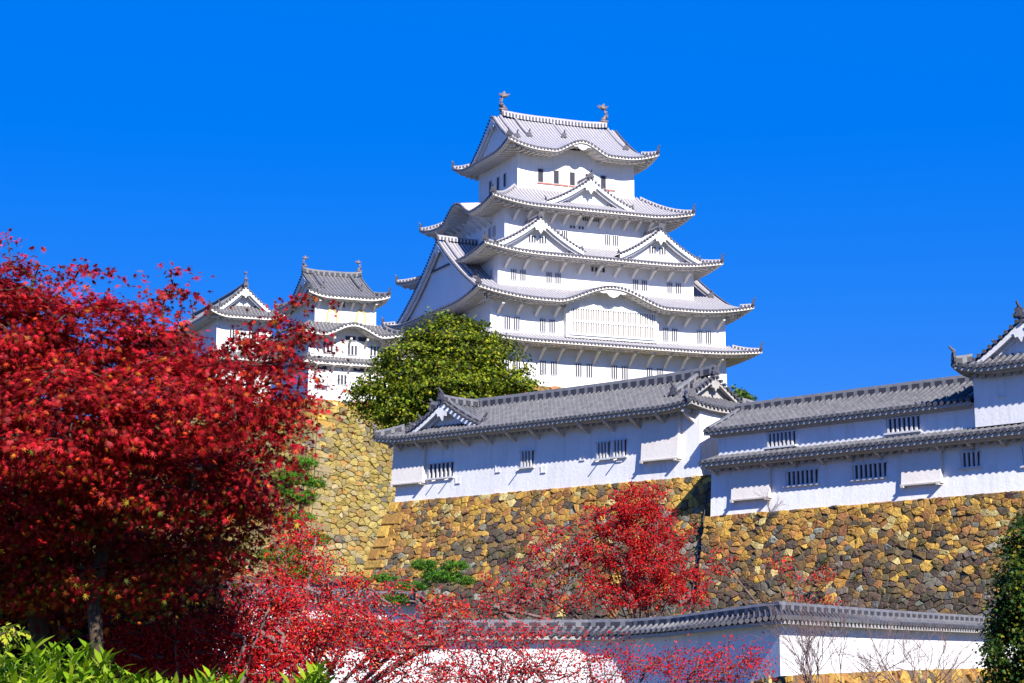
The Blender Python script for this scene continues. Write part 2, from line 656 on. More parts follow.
def gable_front(parent, P, s0, of, w, zfun, zb, st, peak, inset=.8, bh=.5, panel_drop=.3, windows=0, pend=True, verge=True):
    """white bargeboards, recessed plaster triangle, hanging pendant and verge tiles at the end of a gable roof"""
    n = 18
    xs = np.linspace(-1, 1, 2 * n + 1)
    m = MB()
    for lay, (o, top, hgt, th) in enumerate(((of + .02, -.06, bh, .22), (of - .28, -.10, bh * 1.55, .2))):
        for i in range(2 * n):
            x0, x1 = xs[i], xs[i + 1]
            pts = []
            for oo in (o, o - th):
                for x, dz in ((x0, -hgt), (x1, -hgt), (x1, 0), (x0, 0)):
                    pts.append(P(s0 + x * w, oo, zfun(abs(x)) + top + dz))
            a = pts
            m.add(a, [(0, 1, 2, 3), (7, 6, 5, 4), (0, 4, 5, 1), (3, 2, 6, 7)])
    panel = MB()
    o = of - inset
    poly = [P(s0 + x * w * .985, o, zfun(abs(x)) - panel_drop) for x in xs]
    low = [P(s0 + xs[-1] * w * .985, o, zb - .6), P(s0 + xs[0] * w * .985, o, zb - .6)]
    for i in range(2 * n):
        q0, q1 = xs[i], xs[i + 1]
        panel.add([poly[i], poly[i + 1], P(s0 + q1 * w * .985, o, zb - .8), P(s0 + q0 * w * .985, o, zb - .8)], [(0, 3, 2, 1)])
    g = panel.build('gable', [st.wall], parent)
    m.build('barge_board', [st.wall], g)
    if pend:
        k = min(1.0, w / 5.0) * 1.15
        pm = MB()
        sh = [(0, .35), (.35, .2), (.75, -.12), (.55, -.2), (.5, -.45), (.25, -.4), (0, -.8), (-.25, -.4), (-.5, -.45), (-.55, -.2), (-.75, -.12), (-.35, .2)]
        zc = peak - bh * 1.1 - .35 * k
        pm.extrude([P(s0 + x * k, of + .05, zc + z * k) for x, z in sh], Vector(P(0, -.14, 0)) - Vector(P(0, 0, 0)))
        pm.build('gable_pendant', [st.wall], g)
    if verge:
        e = MB()
        L = math.hypot(w, peak - zb)
        nn = int(L / (st.pitch * 1.0))
        for sg in (-1, 1):
            for i in range(nn):
                x = (i + .5) / nn
                c = P(s0 + sg * x * w, of - .06, zfun(x) + .06)
                d = Vector(P(0, 1, 0)) - Vector(P(0, 0, 0))
                e.prism(c, d, st.pitch * .3, .2, 7)
                if i:
                    e.link(7)
        e.build('verge_tile', [st.end], g)
    if windows:
        for k in range(windows):
            s = s0 + (k - (windows - 1) / 2) * 1.25
            wmesh = window_mesh(.8, .75, 2, False)
            place_window(wmesh, g, P, s, o, zb + (peak - zb) * .30)
    return g


def gable_roof(parent, side, cx, cy, s0, of, ob, w, zb, zp, st, conc=.35, windows=0, oni=ONI_K, inset=.9, bh=.42, ridge_h=.5, name='gable_roof', over=1.06):
    """dormer gable with its ridge running back from the eave to the wall"""
    P = frame(side, cx, cy)

    def prof(x):
        return zp - (zp - zb) * (x * (1 + conc) - conc * x * x)
    mb = MB()
    for sg in (-1, 1):
        cols, _ = columns(ob, of, st.pitch, st.rh)
        Q = lambda s, o, z, sg=sg: P(s0 + sg * o, s, z)
        if sg < 0:
            cols = cols
        tiled(mb, Q, cols, lambda s: w * over, lambda s, d: prof(abs(w * over - d) / w), w * over, 8)
    root = mb.build(name, [st.roll, st.pan], parent)
    g = gable_front(parent, P, s0, of, w, prof, zb, st, zp, inset, bh, windows=windows)
    r = MB()
    r.sweep([P(s0, o, zp - .02 + .25 * max(0, (o - of + 1.2)) ** 2 * .15) for o in np.linspace(of + .12, ob, 8)], .36, ridge_h, (0, 1))
    r.build('main_ridge', [st.ridge, st.cap], root)
    for sg in (-1, 1):
        v = MB()
        v.sweep([P(s0 + sg * x * w, of - .42, prof(x) + .05) for x in np.linspace(.03, 1.0, 9)], .26, .24, (0, 1))
        v.build('verge_ridge', [st.ridge, st.cap], root)
        if oni:
            a = Vector(P(s0 + sg * w * 1.0, of - .42, prof(1.0)))
            b = Vector(P(s0 + sg * w * .9, of - .42, prof(.9)))
            put('ridge_ornament', ONI_S, root, a, (0, 0, math.atan2((a - b).y, (a - b).x) + math.pi / 2))
    if oni:
        a = Vector(P(s0, of + .14, zp + .06))
        b = Vector(P(s0, of - 1, zp))
        put('ridge_ornament', oni, root, a, (0, 0, math.atan2((a - b).y, (a - b).x) + math.pi / 2))
    return root


def irimoya(parent, cx, cy, A, B, ov, z0, zr, Lg, lift, st, kara=None, conc=.31, oni=ONI_K, fish=0, tw=None, ridge=(.5, .8), verge_in=1.0,
            eaves='SWEN', cut=None, bh=.5, axis='x', mid_ridges=(), ridge_in=0.0):
    """hip-and-gable roof; ridge along x (or y when axis == 'y')"""
    kara = kara or {}
    mb = MB()
    tw = tw or min(A, B) * .55
    if axis == 'x':
        main, ends, Am, Bm = 'SN', 'EW', A, B
    else:
        main, ends, Am, Bm = 'EW', 'SN', B, A

    def rise(d):
        x = d / Bm
        return (zr - z0) * (x * (1 - conc) + conc * x * x)
    fs = {}
    for sd in main + ends:
        half, o0 = (Am, Bm) if sd in main else (Bm, Am)
        P = frame(sd, cx, cy)
        lf = lift_fn(half, lift, tw)
        kf = kara_fn(*kara[sd]) if sd in kara else None

        def zf(s, d, lf=lf, kf=kf):
            z = z0 + rise(d) + lf(s, d, ov * 1.6)
            if kf:
                b = kf(s)
                if b > 0:
                    z = smax(z, z0 + b + .12 * d, .3) if b > .25 else max(z, z0 + b + .12 * d)
            return z
        fs[sd] = (P, half, o0, zf)
        cols, _ = columns(-half, half, st.pitch, st.rh)
        if sd in main:
            dm = lambda s: Bm if abs(s) <= Lg else max(0.0, Am - abs(s))
            tiled(mb, P, cols, dm, zf, o0, 14)
        else:
            dm = lambda s: max(0.0, min(Am - Lg + verge_in + .2, Bm - abs(s)))
            tiled(mb, P, cols, dm, zf, o0, 5)
    root = mb.build('roof', [st.roll, st.pan], parent)
    for sd in fs:
        if sd in eaves:
            P, half, o0, zf = fs[sd]
            eave_parts(root, P, half, ov, zf, o0, st, kara.get(sd))
    de = Am - Lg
    for sd in main:
        P, half, o0, zf = fs[sd]
        for sg in (1, -1):
            pts = [P(sg * (half - d), o0 - d, zf(half - d, d) + .03) for d in np.linspace(0.05, max(.4, de), 7)]
            hip_line(root, pts, st, oni=oni)
            # verge ridge down the slope
            vv = [P(sg * (Lg - 1.05), Bm * (1 - x), z0 + rise(Bm * x) + .05) for x in np.linspace(.985, .40, 10)]
            v = MB()
            v.sweep(vv, .32, .34, (0, 1))
            v.build('verge_ridge', [st.ridge, st.cap], root)
            a, b = Vector(vv[-1]), Vector(vv[-2])
            put('ridge_ornament', oni, root, a, (0, 0, math.atan2((a - b).y, (a - b).x) + math.pi / 2))
        for s, x0, x1 in mid_ridges:
            vv = [P(s, Bm * (1 - x), zf(s, Bm * x) + .05) for x in np.linspace(x0, x1, 9)]
            v = MB()
            v.sweep(vv, .26, .3, (0, 1))
            v.build('verge_ridge', [st.ridge, st.cap], root)
            a, b = Vector(vv[-1]), Vector(vv[-2])
            put('ridge_ornament', oni, root, a, (0, 0, math.atan2((a - b).y, (a - b).x) + math.pi / 2))
    for sd in ends:
        P, half, o0, zf = fs[sd]
        w = Bm - de
        zb = z0 + rise(de)
        gable_front(parent, P, 0, Lg, w, lambda x: z0 + rise(max(0.0, Bm - x * w)), zb, st, zr, verge_in, bh)
    Pm = fs[main[0]][0]
    r = MB()
    Lr = Lg - ridge_in
    xs = np.linspace(-Lr - .1, Lr + .1, 15)
    r.sweep([Pm(s, 0, zr - .05 + .35 * (abs(s) / Lr) ** 4 * (ridge[1])) for s in xs], ridge[0], ridge[1], (0, 1))
    ro = r.build('main_ridge', [st.ridge, st.cap], root)
    for sg in (1, -1):
        a = Vector(Pm(sg * (Lr + .12), 0, zr + .1))
        b = Vector(Pm(sg * (Lr - 1), 0, zr + .1))
        ang = math.atan2((a - b).y, (a - b).x)
        put('ridge_ornament', oni, root, a, (0, 0, ang + math.pi / 2))
        if fish:
            fm = fish_mesh(fish)
            p = Vector(Pm(sg * (Lr - .1), 0, zr + ridge[1] + .2))
            put('roof_fish', fm, root, p, (0, 0, ang))
    return root, fs


def plain_gable(parent, x0, x1, cy, B, z0, zr, ov, st):
    """straight gable roof along x, open at both ends"""
    mb = MB()
    cx, half = (x0 + x1) / 2, (x1 - x0) / 2
    fr = {sd: frame(sd, cx, cy) for sd in 'SN'}
    zf = lambda s, d: z0 + (zr - z0) * (.9 * d / B + .1 * (d / B) ** 2)
    for sd in 'SN':
        cols, _ = columns(-half, half, st.pitch, st.rh)
        tiled(mb, fr[sd], cols, lambda s: B, zf, B, 10)
    root = mb.build('roof', [st.roll, st.pan], parent)
    for sd in 'SN':
        eave_parts(root, fr[sd], half, ov, zf, B, st)
        for sg in (-1, 1):
            v = MB()
            v.sweep([fr[sd](sg * (half - .2), B - d, zf(0, d) + .04) for d in np.linspace(.12, B - .1, 6)], .3, .16, (0, 1))
            v.build('verge_ridge', [st.ridge, st.cap], root)
    r = MB()
    r.sweep([fr['S'](s, 0, zr - .05) for s in np.linspace(-half, half, 4)], .3, .42, (0, 1))
    r.build('main_ridge', [st.ridge, st.cap], root)
    g = MB()
    for x in (x0 + .3, x1 - .3):
        g.extrude([(x, cy - B + .6, z0 - .1), (x, cy + B - .6, z0 - .1), (x, cy, zr - .15)], (.1, 0, 0))
    g.build('gable', [st.wall], root)
    return root


# ------------------------------------------------------------------ walls and windows
def wall_box(parent, cx, cy, A, B, z0, z1, mat, name='wall', flare=0.0):
    m = MB()
    f = flare
    v = [(cx - A - f, cy - B - f, z0), (cx + A + f, cy - B - f, z0), (cx + A + f, cy + B + f, z0), (cx - A - f, cy + B + f, z0),
         (cx - A, cy - B, z1), (cx + A, cy - B, z1), (cx + A, cy + B, z1), (cx - A, cy + B, z1)]
    m.hexa(v)
    return m.build(name, [mat], parent)


_wm = {}


def window_mesh(w, h, bars, shutter):
    """barred opening, face towards -Y, centre at origin"""
    key = (w, h, bars, shutter)
    if key in _wm:
        return _wm[key]
    m = MB()
    m.box(-w / 2, w / 2, -.012, .05, -h / 2, h / 2, 0)
    t = .04
    for s in (-1, 1):
        m.box(s * (w / 2 + t / 2) - t / 2, s * (w / 2 + t / 2) + t / 2, -.07, .05, -h / 2 - t, h / 2 + t, 1)
        m.box(-w / 2, w / 2, -.068, .05, s * (h / 2 + t / 2) - t / 2, s * (h / 2 + t / 2) + t / 2, 1)
    if bars:
        bw = w / (2 * bars + 1) * .8
        for i in range(bars):
            x = -w / 2 + (2 * i + 1.5) * w / (2 * bars + 1)
            m.box(x - bw / 2, x + bw / 2, -.065, .04, -h / 2 + .002, h / 2 - .002, 1)
    if shutter:
        m.box(w / 2 + .12, w / 2 + 1.15, -.06, .05, -h / 2, h / 2, 2)
        m.box(-w / 2 - .1, w / 2 + 1.2, -.11, .05, -h / 2 - .16, -h / 2 - .055, 3)
    _wm[key] = m.mesh('window', [M['dark'], M['bar'], M['plaster'], M['red']])
    return _wm[key]


def place_window(me, parent, P, s, o, z, name='window'):
    a = Vector(P(s, o + .012, z))
    d = Vector(P(s, o + 1, z)) - Vector(P(s, o, z))
    return put(name, me, parent, a, (0, 0, math.atan2(d.y, d.x) + math.pi / 2))


def bracket_mesh(reach, drop, th, mat):
    """curved arm from the wall up to the eave; towards -Y, top at origin"""
    m = MB()
    up, lo = [], []
    for i in range(9):
        a = i / 8 * math.pi / 2
        y, z = -reach * math.sin(a), -drop * math.cos(a) * 1.0
        y = -reach * (i / 8)
        z = -drop * (1 - math.sin(a)) ** .8
        up.append((y, z))
    for i, (y, z) in enumerate(up):
        lo.append((y + .02, z - .28 + .1 * (i / 8)))
    for i in range(8):
        pts = [(-th / 2, *lo[i]), (th / 2, *lo[i]), (th / 2, *lo[i + 1]), (-th / 2, *lo[i + 1]),
               (-th / 2, *up[i]), (th / 2, *up[i]), (th / 2, *up[i + 1]), (-th / 2, *up[i + 1])]
        m.hexa(pts)
    return m.mesh('bracket', [mat])


# ------------------------------------------------------------------ main keep
def main_keep():
    psi = R(24)
    zb = 30.2
    C = (5.863, 225.30, zb)
    k = empty('castle_keep', C, (0, 0, psi), 'tall white five-storey castle keep with layered pale tiled roofs, topmost building on the hill', 'castle keep')
    A = {1: 14.3, 3: 12.0, 4: 10.0, 5: 7.3}
    B = {1: 12.0, 3: 9.8, 4: 7.65, 5: 5.5}
    c = {1: 0.0, 3: -.45, 4: -.7, 5: -.9}
    ov = 2.4
    Z = lambda z: z - zb
    w1 = wall_box(k, c[1], 0, A[1], B[1], Z(30.2), Z(35.6), M['plaster'], flare=.06)
    w2 = wall_box(k, c[1], 0, A[1] - .01, B[1] - .01, Z(35.62), Z(40.0), M['plaster'])
    w3 = wall_box(k, c[3], 1.15, A[3], B[3] + 1.15, Z(40.0), Z(45.55), M['plaster'])
    w4 = wall_box(k, c[4], .8, A[4], B[4] + .8, Z(45.6), Z(51.5), M['plaster'])
    w5 = wall_box(k, c[5], 0, A[5], B[5], Z(51.6), Z(58.35), M['plaster'])
    # roofs from the bottom up
    r1, _ = skirt(k, .25, 0, A[1] + ov + .65, B[1] + ov, ov, Z(34.82), Z(35.85), .5, KEEP)
    irimoya(k, -.02, 0, A[1] + ov, B[1] + ov, ov, Z(39.32), Z(47.7), A[1] + 1.25, .95, KEEP, kara={'S': (-.75, 6.6, 1.85)}, conc=.34, verge_in=.7, bh=.42, ridge=(.5, .6))
    skirt(k, c[3], 1.15, A[3] + ov + .15, B[3] + ov + 1.15, ov, Z(44.72), Z(46.75), .75, KEEP, ext=4.55)
    skirt(k, c[4], .8, A[4] + ov + .05, B[4] + ov + .8, ov, Z(50.55), Z(53.4), .8, KEEP, ext=4.55, kara={'W': (0, 4.4, 1.75), 'E': (0, 4.4, 1.75)})
    irimoya(k, c[5] - .05, .25, A[5] + 2.1, B[5] + ov + .25, 2.3, Z(57.5), Z(62.9), 7.9, .9, KEEP, kara={'S': (-.25, 3.5, 1.35)}, conc=.33, fish=1.05, ridge=(.6, .75), verge_in=.55, bh=.4, ridge_in=1.25,
            mid_ridges=((-.25, .97, .60), (-5.0, .97, .5)))
    # dormer gables
    gable_roof(k, 'S', 0, 0, -8.1, B[3] + 1.6, B[4] - .2, 5.2, Z(45.55), Z(48.75), KEEP, windows=2)
    gable_roof(k, 'S', 0, 0, 6.6, B[3] + 1.6, B[4] - .2, 5.1, Z(45.55), Z(48.75), KEEP, windows=2)
    gable_roof(k, 'S', 0, 0, -.7, B[4] + 1.1, B[5] - .2, 5.4, Z(51.35), Z(54.4), KEEP, windows=0)
    gable_roof(k, 'W', 0, 0, 4.0, A[1] + 1.9, A[1] - .3, 3.4, Z(35.6), Z(38.6), KEEP, windows=0)
    # latticed bay under the undulating eave
    S = frame('S', 0, 0)
    bay = MB()
    bay.box(-5.75, 5.45, -B[1] - .75, -B[1] + .1, Z(35.65), Z(38.95))
    kf = kara_fn(-.75, 6.6, 1.85)
    xs = np.linspace(-5.75, 5.45, 31)
    for i in range(30):
        q = []
        for o in (B[1] + .75, B[1] - .1):
            q += [S(xs[i], o, Z(38.95)), S(xs[i + 1], o, Z(38.95)), S(xs[i + 1], o, Z(39.1) + kf(xs[i + 1])), S(xs[i], o, Z(39.1) + kf(xs[i]))]
        bay.add(q, [(0, 1, 2, 3), (3, 2, 6, 7)])
    b = bay.build('lattice_bay', [M['plaster']], k)
    lt = MB()
    lt.box(-5.2, 4.95, -.02, .04, -1.35, 1.35, 0)
    n = 34
    for i in range(n):
        x = -5.2 + 10.15 * (i + .5) / n
        lt.box(x - .07, x + .07, -.12, .02, -1.349, 1.349, 1)
    lt.box(-5.25, 5.0, -.15, .02, -.1, .1, 2)
    for s in (-1, 1):
        lt.box(-5.3, 5.05, -.16, .04, s * 1.43 - .08, s * 1.43 + .08, 2)
        lt.box(-.125 + s * 5.175 - .09, -.125 + s * 5.175 + .09, -.158, .04, -1.36, 1.36, 2)
    put('lattice_window', lt.mesh('lattice_window', [M['lattice_back'], M['plaster'], M['plaster']]), b, S(0, B[1] + .76, Z(37.45)))
    # pendants under the two undulating eaves
    for (cc, o, z, kk) in ((-.75, B[1] + ov - .2, 40.75, 1.0), (-.25 + c[5], B[5] + ov - .2, 58.45, .8)):
        pm = MB()
        sh = [(0, .3), (.8, .15), (1.7, -.15), (1.3, -.3), (.8, -.25), (.5, -.55), (0, -.75), (-.5, -.55), (-.8, -.25), (-1.3, -.3), (-1.7, -.15), (-.8, .15)]
        pm.extrude([S(cc + x * kk, o, Z(z) + zz * kk) for x, zz in sh], (0, .15, 0))
        pm.build('gable_pendant', [M['plaster']], k)
    # windows, storey by storey
    W1 = window_mesh(.68, 1.45, 2, False)
    for a in (-12.4, -8.1, -3.87, .42, 4.74, 9.1, 12.9):
        for d in (0, 1.28):
            if a > 12 and d:
                continue
            place_window(W1, w1, S, a - .1 + d, B[1] + .03, Z(32.25))
    W2 = window_mesh(.64, 1.4, 2, False)
    for a in (-12.34, -8.19, 6.72, 10.99):
        for d in (0, 1.1):
            place_window(W2, w2, S, a + d, B[1], Z(36.82))
    W3 = window_mesh(.62, 1.15, 2, False)
    for a in (-10.6, -6.4, 4.2, 8.5):
        for d in (0, 1.08):
            place_window(W3, w3, S, a + d, B[3], Z(42.55))
    W3v = window_mesh(.75, .5, 1, False)
    for a in (-.9, .0):
        place_window(W3v, w3, S, a, B[3], Z(43.9))
    W4 = window_mesh(.64, 1.15, 2, False)
    for a in (-4.4, -3.5, 1.8, 2.85):
        place_window(W4, w4, S, a, B[4], Z(47.85))
    W4s = window_mesh(.62, .3, 1, False)
    for a in (-2.5, -1.42):
        place_window(W4s, w4, S, a, B[4], Z(48.95))
    W4v = window_mesh(.95, .5, 3, False)
    for a in (-.75, .3):
        place_window(W4v, w4, S, a, B[4], Z(50.05))
    W5 = window_mesh(.62, 1.5, 0, True)
    for a in (-5.4, -3.46, -1.46, .5, 2.44):
        place_window(W5, w5, S, a, B[5], Z(55.0))
    Wf = frame('W', 0, 0)
    W5w = window_mesh(.62, 1.5, 0, False)
    for s in (-2.0, .2, 2.1):
        place_window(W5w, w5, Wf, s, A[5] - c[5], Z(54.95))
    for s in (3.6, 4.8):
        place_window(W4, w4, Wf, s, A[4] - c[4], Z(48.3))
    for s in (9.2,):
        place_window(W3, w3, Wf, s - 1, A[3] - c[3], Z(42.6))
    for s in (-6.0, -4.9, 7.0, 8.1):
        place_window(W2, w2, Wf, s, A[1], Z(36.8))
    # brackets
    b1 = bracket_mesh(1.75, 1.15, .26, M['eave'])
    for i in range(13):
        put('bracket', b1, r1, S(-12.9 + i * 2.15, B[1] + .02, Z(34.32)))
    b2 = bracket_mesh(1.5, .75, .3, M['eave'])
    for i in range(13):
        put('bracket', b2, w4, S(-9.6 + i * 1.5, B[4] + .02, Z(50.12)))
    for i in range(8):
        s = -6.6 + i * 1.5
        if abs(s) > 4 or True:
            put('bracket', b2, w4, Wf(s, A[4] - c[4] + .02, Z(50.12)), (0, 0, R(-90)))
    for i in range(4):
        put('bracket', b2, w2, S(-13.4 + i * 2.2, B[1] + .02, Z(38.8)))
        put('bracket', b2, w2, S(7.0 + i * 2.1, B[1] + .02, Z(38.8)))
    for i in range(11):
        put('bracket', b2, w3, S(-11.6 + i * 2.2, B[3] + .02, Z(44.2)))
    return k


main_keep()


# ------------------------------------------------------------------ small keeps
def arch_mesh():
    """bell-shaped window with a gilt frame, face to -Y"""
    m = MB()
    sh = [(-.62, -.95), (-.58, -.1), (-.5, .35), (-.3, .7), (0, .95), (.3, .7), (.5, .35), (.58, -.1), (.62, -.95)]
    for i in range(len(sh) - 1):
        (x0, z0), (x1, z1) = sh[i], sh[i + 1]
        m.hexa([(x0, -.1, z0), (x0 * .74, -.1, z0 * .8), (x0 * .74, .05, z0 * .8), (x0, .05, z0),
                (x1, -.1, z1), (x1 * .74, -.1, z1 * .8), (x1 * .74, .05, z1 * .8), (x1, .05, z1)], 0)
    m.extrude([(x * .76, -.02, z * .82) for x, z in reversed(sh)], (0, .06, 0), 1)
    m.box(-.7, .7, -.13, .05, -1.05, -.93, 0)
    return m.mesh('bell_window', [M['gold'], M['plaster']])


def west_keep():
    zb = 27.1
    psi = R(24)
    k = empty('small_keep', (-16.95, 203.0, zb), (0, 0, psi), 'three-storey white turret with dark tiled roofs and two bell-shaped gilt windows', 'turret', 'small keeps beside the main keep')
    Z = lambda z: z - zb
    st = MINI
    cx, cy = -1.2, 1.6
    w1 = wall_box(k, cx - .1, cy, 4.0, 5.2, Z(26.9), Z(31.35), M['plaster'])
    w2 = wall_box(k, cx - .1, cy, 3.98, 5.18, Z(31.37), Z(34.5), M['plaster'])
    w3 = wall_box(k, cx, cy, 3.27, 4.5, Z(34.3), Z(38.0), M['plaster'])
    skirt(k, cx - .1, cy, 4.75, 5.95, .8, Z(30.95), Z(31.6), .15, st, oni=ONI_S)
    skirt(k, cx - .1, cy, 5.5, 6.7, 1.5, Z(33.75), Z(34.8), .4, st, kara={'S': (.35, 3.2, 1.1)}, oni=ONI_S)
    irimoya(k, cx, cy, 4.35, 5.8, 1.1, Z(37.7), Z(40.9), 3.1, .5, st, conc=.25, oni=ONI_S, fish=.55, ridge=(.4, .55), verge_in=.5, bh=.35)
    S = frame('S', 0, 0)
    am = arch_mesh()
    for a in (-2.68, .42):
        put('bell_window', am, w3, S(a, 2.92, Z(35.85)))
    place_window(window_mesh(.75, .6, 2, False), w3, S, -1.71, 2.9, Z(37.1))
    f = 3.6
    for a, z, ww, h in ((-3.3, 32.4, 1.0, .9), (-.7, 32.35, .95, .95), (1.7, 32.4, .95, .95)):
        place_window(window_mesh(ww, h, 2, False), w2, S, a, f, Z(z))
    for a, z, ww, h in ((-.9, 33.55, 1.1, .45), (.45, 33.55, 1.1, .45)):
        place_window(window_mesh(ww, h, 0, False), w2, S, a, f, Z(z))
    for a, z, ww, h in ((-1.77, 29.3, .9, .95), (-4.0, 30.5, 1.3, .65), (.1, 30.5, 1.3, .5), (-4.0, 28.45, 1.35, .35)):
        place_window(window_mesh(ww, h, 2 if h > .9 else 0, False), w1, S, a, f + .01, Z(z))
    br = bracket_mesh(.9, .55, .22, M['eave'])
    for i in range(5):
        put('bracket', br, w2, S(-4.6 + i * 1.75, f + .02, Z(33.5)))
        put('bracket', br, w1, S(-4.6 + i * 1.75, f + .02, Z(30.78)))
    for i in range(6):
        put('bracket', br, w3, S(-4.2 + i * 1.2, 2.92, Z(37.35)))
    return k


def north_keep():
    zb = 28.0
    k = empty('small_keep', (-31.5, 225.0, zb), (0, 0, R(24)), 'white turret with a gable facing front, rising behind the red maple crown', 'turret', 'small keeps beside the main keep')
    Z = lambda z: z - zb
    cx, cy = -.3, 6.4
    w = wall_box(k, cx, cy, 3.2, 11.0, Z(28), Z(39.8), M['plaster'])
    irimoya(k, cx, cy, 4.5, 12.5, 1.35, Z(39.25), Z(42.8), 11.2, .75, MINI, conc=.25, oni=ONI_S, fish=.55, axis='y', ridge=(.4, .5), verge_in=.9, bh=.4)
    S = frame('S', 0, 0)
    skirt(k, cx, cy, 4.4, 12.2, 1.2, Z(34.6), Z(35.4), .3, MINI, oni=ONI_S)
    for a in (-1.6, .6):
        place_window(window_mesh(.8, 1.0, 2, False), w, S, a, 4.6, Z(37.4))
    return k


def corridor():
    """two-storey passage between west and main keeps"""
    zb = 27.5
    psi = R(24)
    k = empty('passage_turret', (-10.0, 212.3, zb), (0, 0, psi), 'low white passage wing with a grey tiled roof joining turret and main keep', 'passage wing')
    Z = lambda z: z - zb
    w = wall_box(k, 0, 3, 6.5, 3.0, Z(20), Z(33.5), M['plaster'])
    irimoya(k, 0, 3, 7.6, 4.2, 1.2, Z(33.3), Z(35.6), 7.0, .3, MINI, conc=.2, oni=ONI_S, ridge=(.35, .45), verge_in=.5, bh=.3)
    S = frame('S', 0, 0)
    for a in (-4, -1, 2, 4.5):
        place_window(window_mesh(.8, 1.0, 2, False), w, S, a, 0.0, Z(31.6))


west_keep()
north_keep()
corridor()

# ------------------------------------------------------------------ yagura on the near wall
PS = R(-43)
E2 = np.array([math.cos(PS), math.sin(PS)])
N2 = np.array([-math.sin(PS), math.cos(PS)])
Y0 = at(550, 500, 105)[:2]


def yw(a, b, z):
    p = Y0 + E2 * a + N2 * b
    return (p[0], p[1], z)


def chute_mesh(w, h, out):
    """stone-dropping chute: sloping box, open and dark beneath; back on the wall, top at z = 0"""
    m = MB()
    v = [(-w / 2, -out, -h), (w / 2, -out, -h), (w / 2, .05, -h), (-w / 2, .05, -h), (-w / 2, -.2, 0), (w / 2, -.2, 0), (w / 2, .05, 0), (-w / 2, .05, 0)]
    m.hexa(v, 0)
    m.box(-w / 2 - .04, w / 2 + .04, -out - .05, .05, -h - .07, -h - .003, 1)
    for s in (-1, 1):
        m.box(s * (w / 2 - .1) - .07, s * (w / 2 - .1) + .07, -out - .12, .05, -h - .15, -h - .075, 1)
    return m.mesh('stone_chute', [M['plaster_warm'], M['wood']])


def loop_mesh():
    """small loophole: a square reveal with a ledge"""
    m = MB()
    m.box(-.14, .14, -.015, .03, -.16, .16, 1)
    m.box(-.18, -.14, -.05, .03, -.18, .18, 0)
    m.box(.14, .18, -.012, .03, -.18, .18, 0)
    m.box(-.18, .18, -.07, .03, -.22, -.18, 0)
    m.box(-.14, .14, -.012, .03, .16, .18, 0)
    return m.mesh('loophole', [M['plaster_old'], M['plaster_old']])


def peg_mesh():
    m = MB()
    m.prism((0, .02, 0), (0, -1, -.25), .035, .42, 6)
    return m.mesh('drain_peg', [M['wood']])


def ywindow(w, h, n):
    m = MB()
    m.box(-w / 2, w / 2, -.012, .05, -h / 2, h / 2, 0)
    bw = .12
    for i in range(n):
        x = -w / 2 + (i + .5) * w / n
        m.box(x - bw / 2 * .8, x + bw / 2 * .8, -.1, .04, -h / 2, h / 2, 1)
    m.box(-w / 2 - .1, w / 2 + .1, -.14, .05, -h / 2 - .09, -h / 2 - .003, 1)
    m.box(-w / 2 - .06, w / 2 + .06, -.08, .05, h / 2 + .003, h / 2 + .06, 1)
    return m.mesh('window', [M['dark'], M['bar']])


def strut_mesh(reach, drop, t):
    m = MB()
    m.hexa([(-t / 2, .02, -drop), (t / 2, .02, -drop), (t / 2, .02, -drop + t * 1.3), (-t / 2, .02, -drop + t * 1.3),
            (-t / 2, -reach, -t), (t / 2, -reach, -t), (t / 2, -reach, 0), (-t / 2, -reach, 0)])
    m.box(-t / 2, t / 2, -reach - .1, .02, -.06, .12)
    return m.mesh('bracket', [M['wood']])


LOOP, PEG = loop_mesh(), peg_mesh()


YAG1 = Style(M['roll_y'], M['pan_y'], M['end_y'], M['ridge_y'], M['cap_y'], M['soffit_old'], M['soffit_old'], .32, .11, .18, .45)


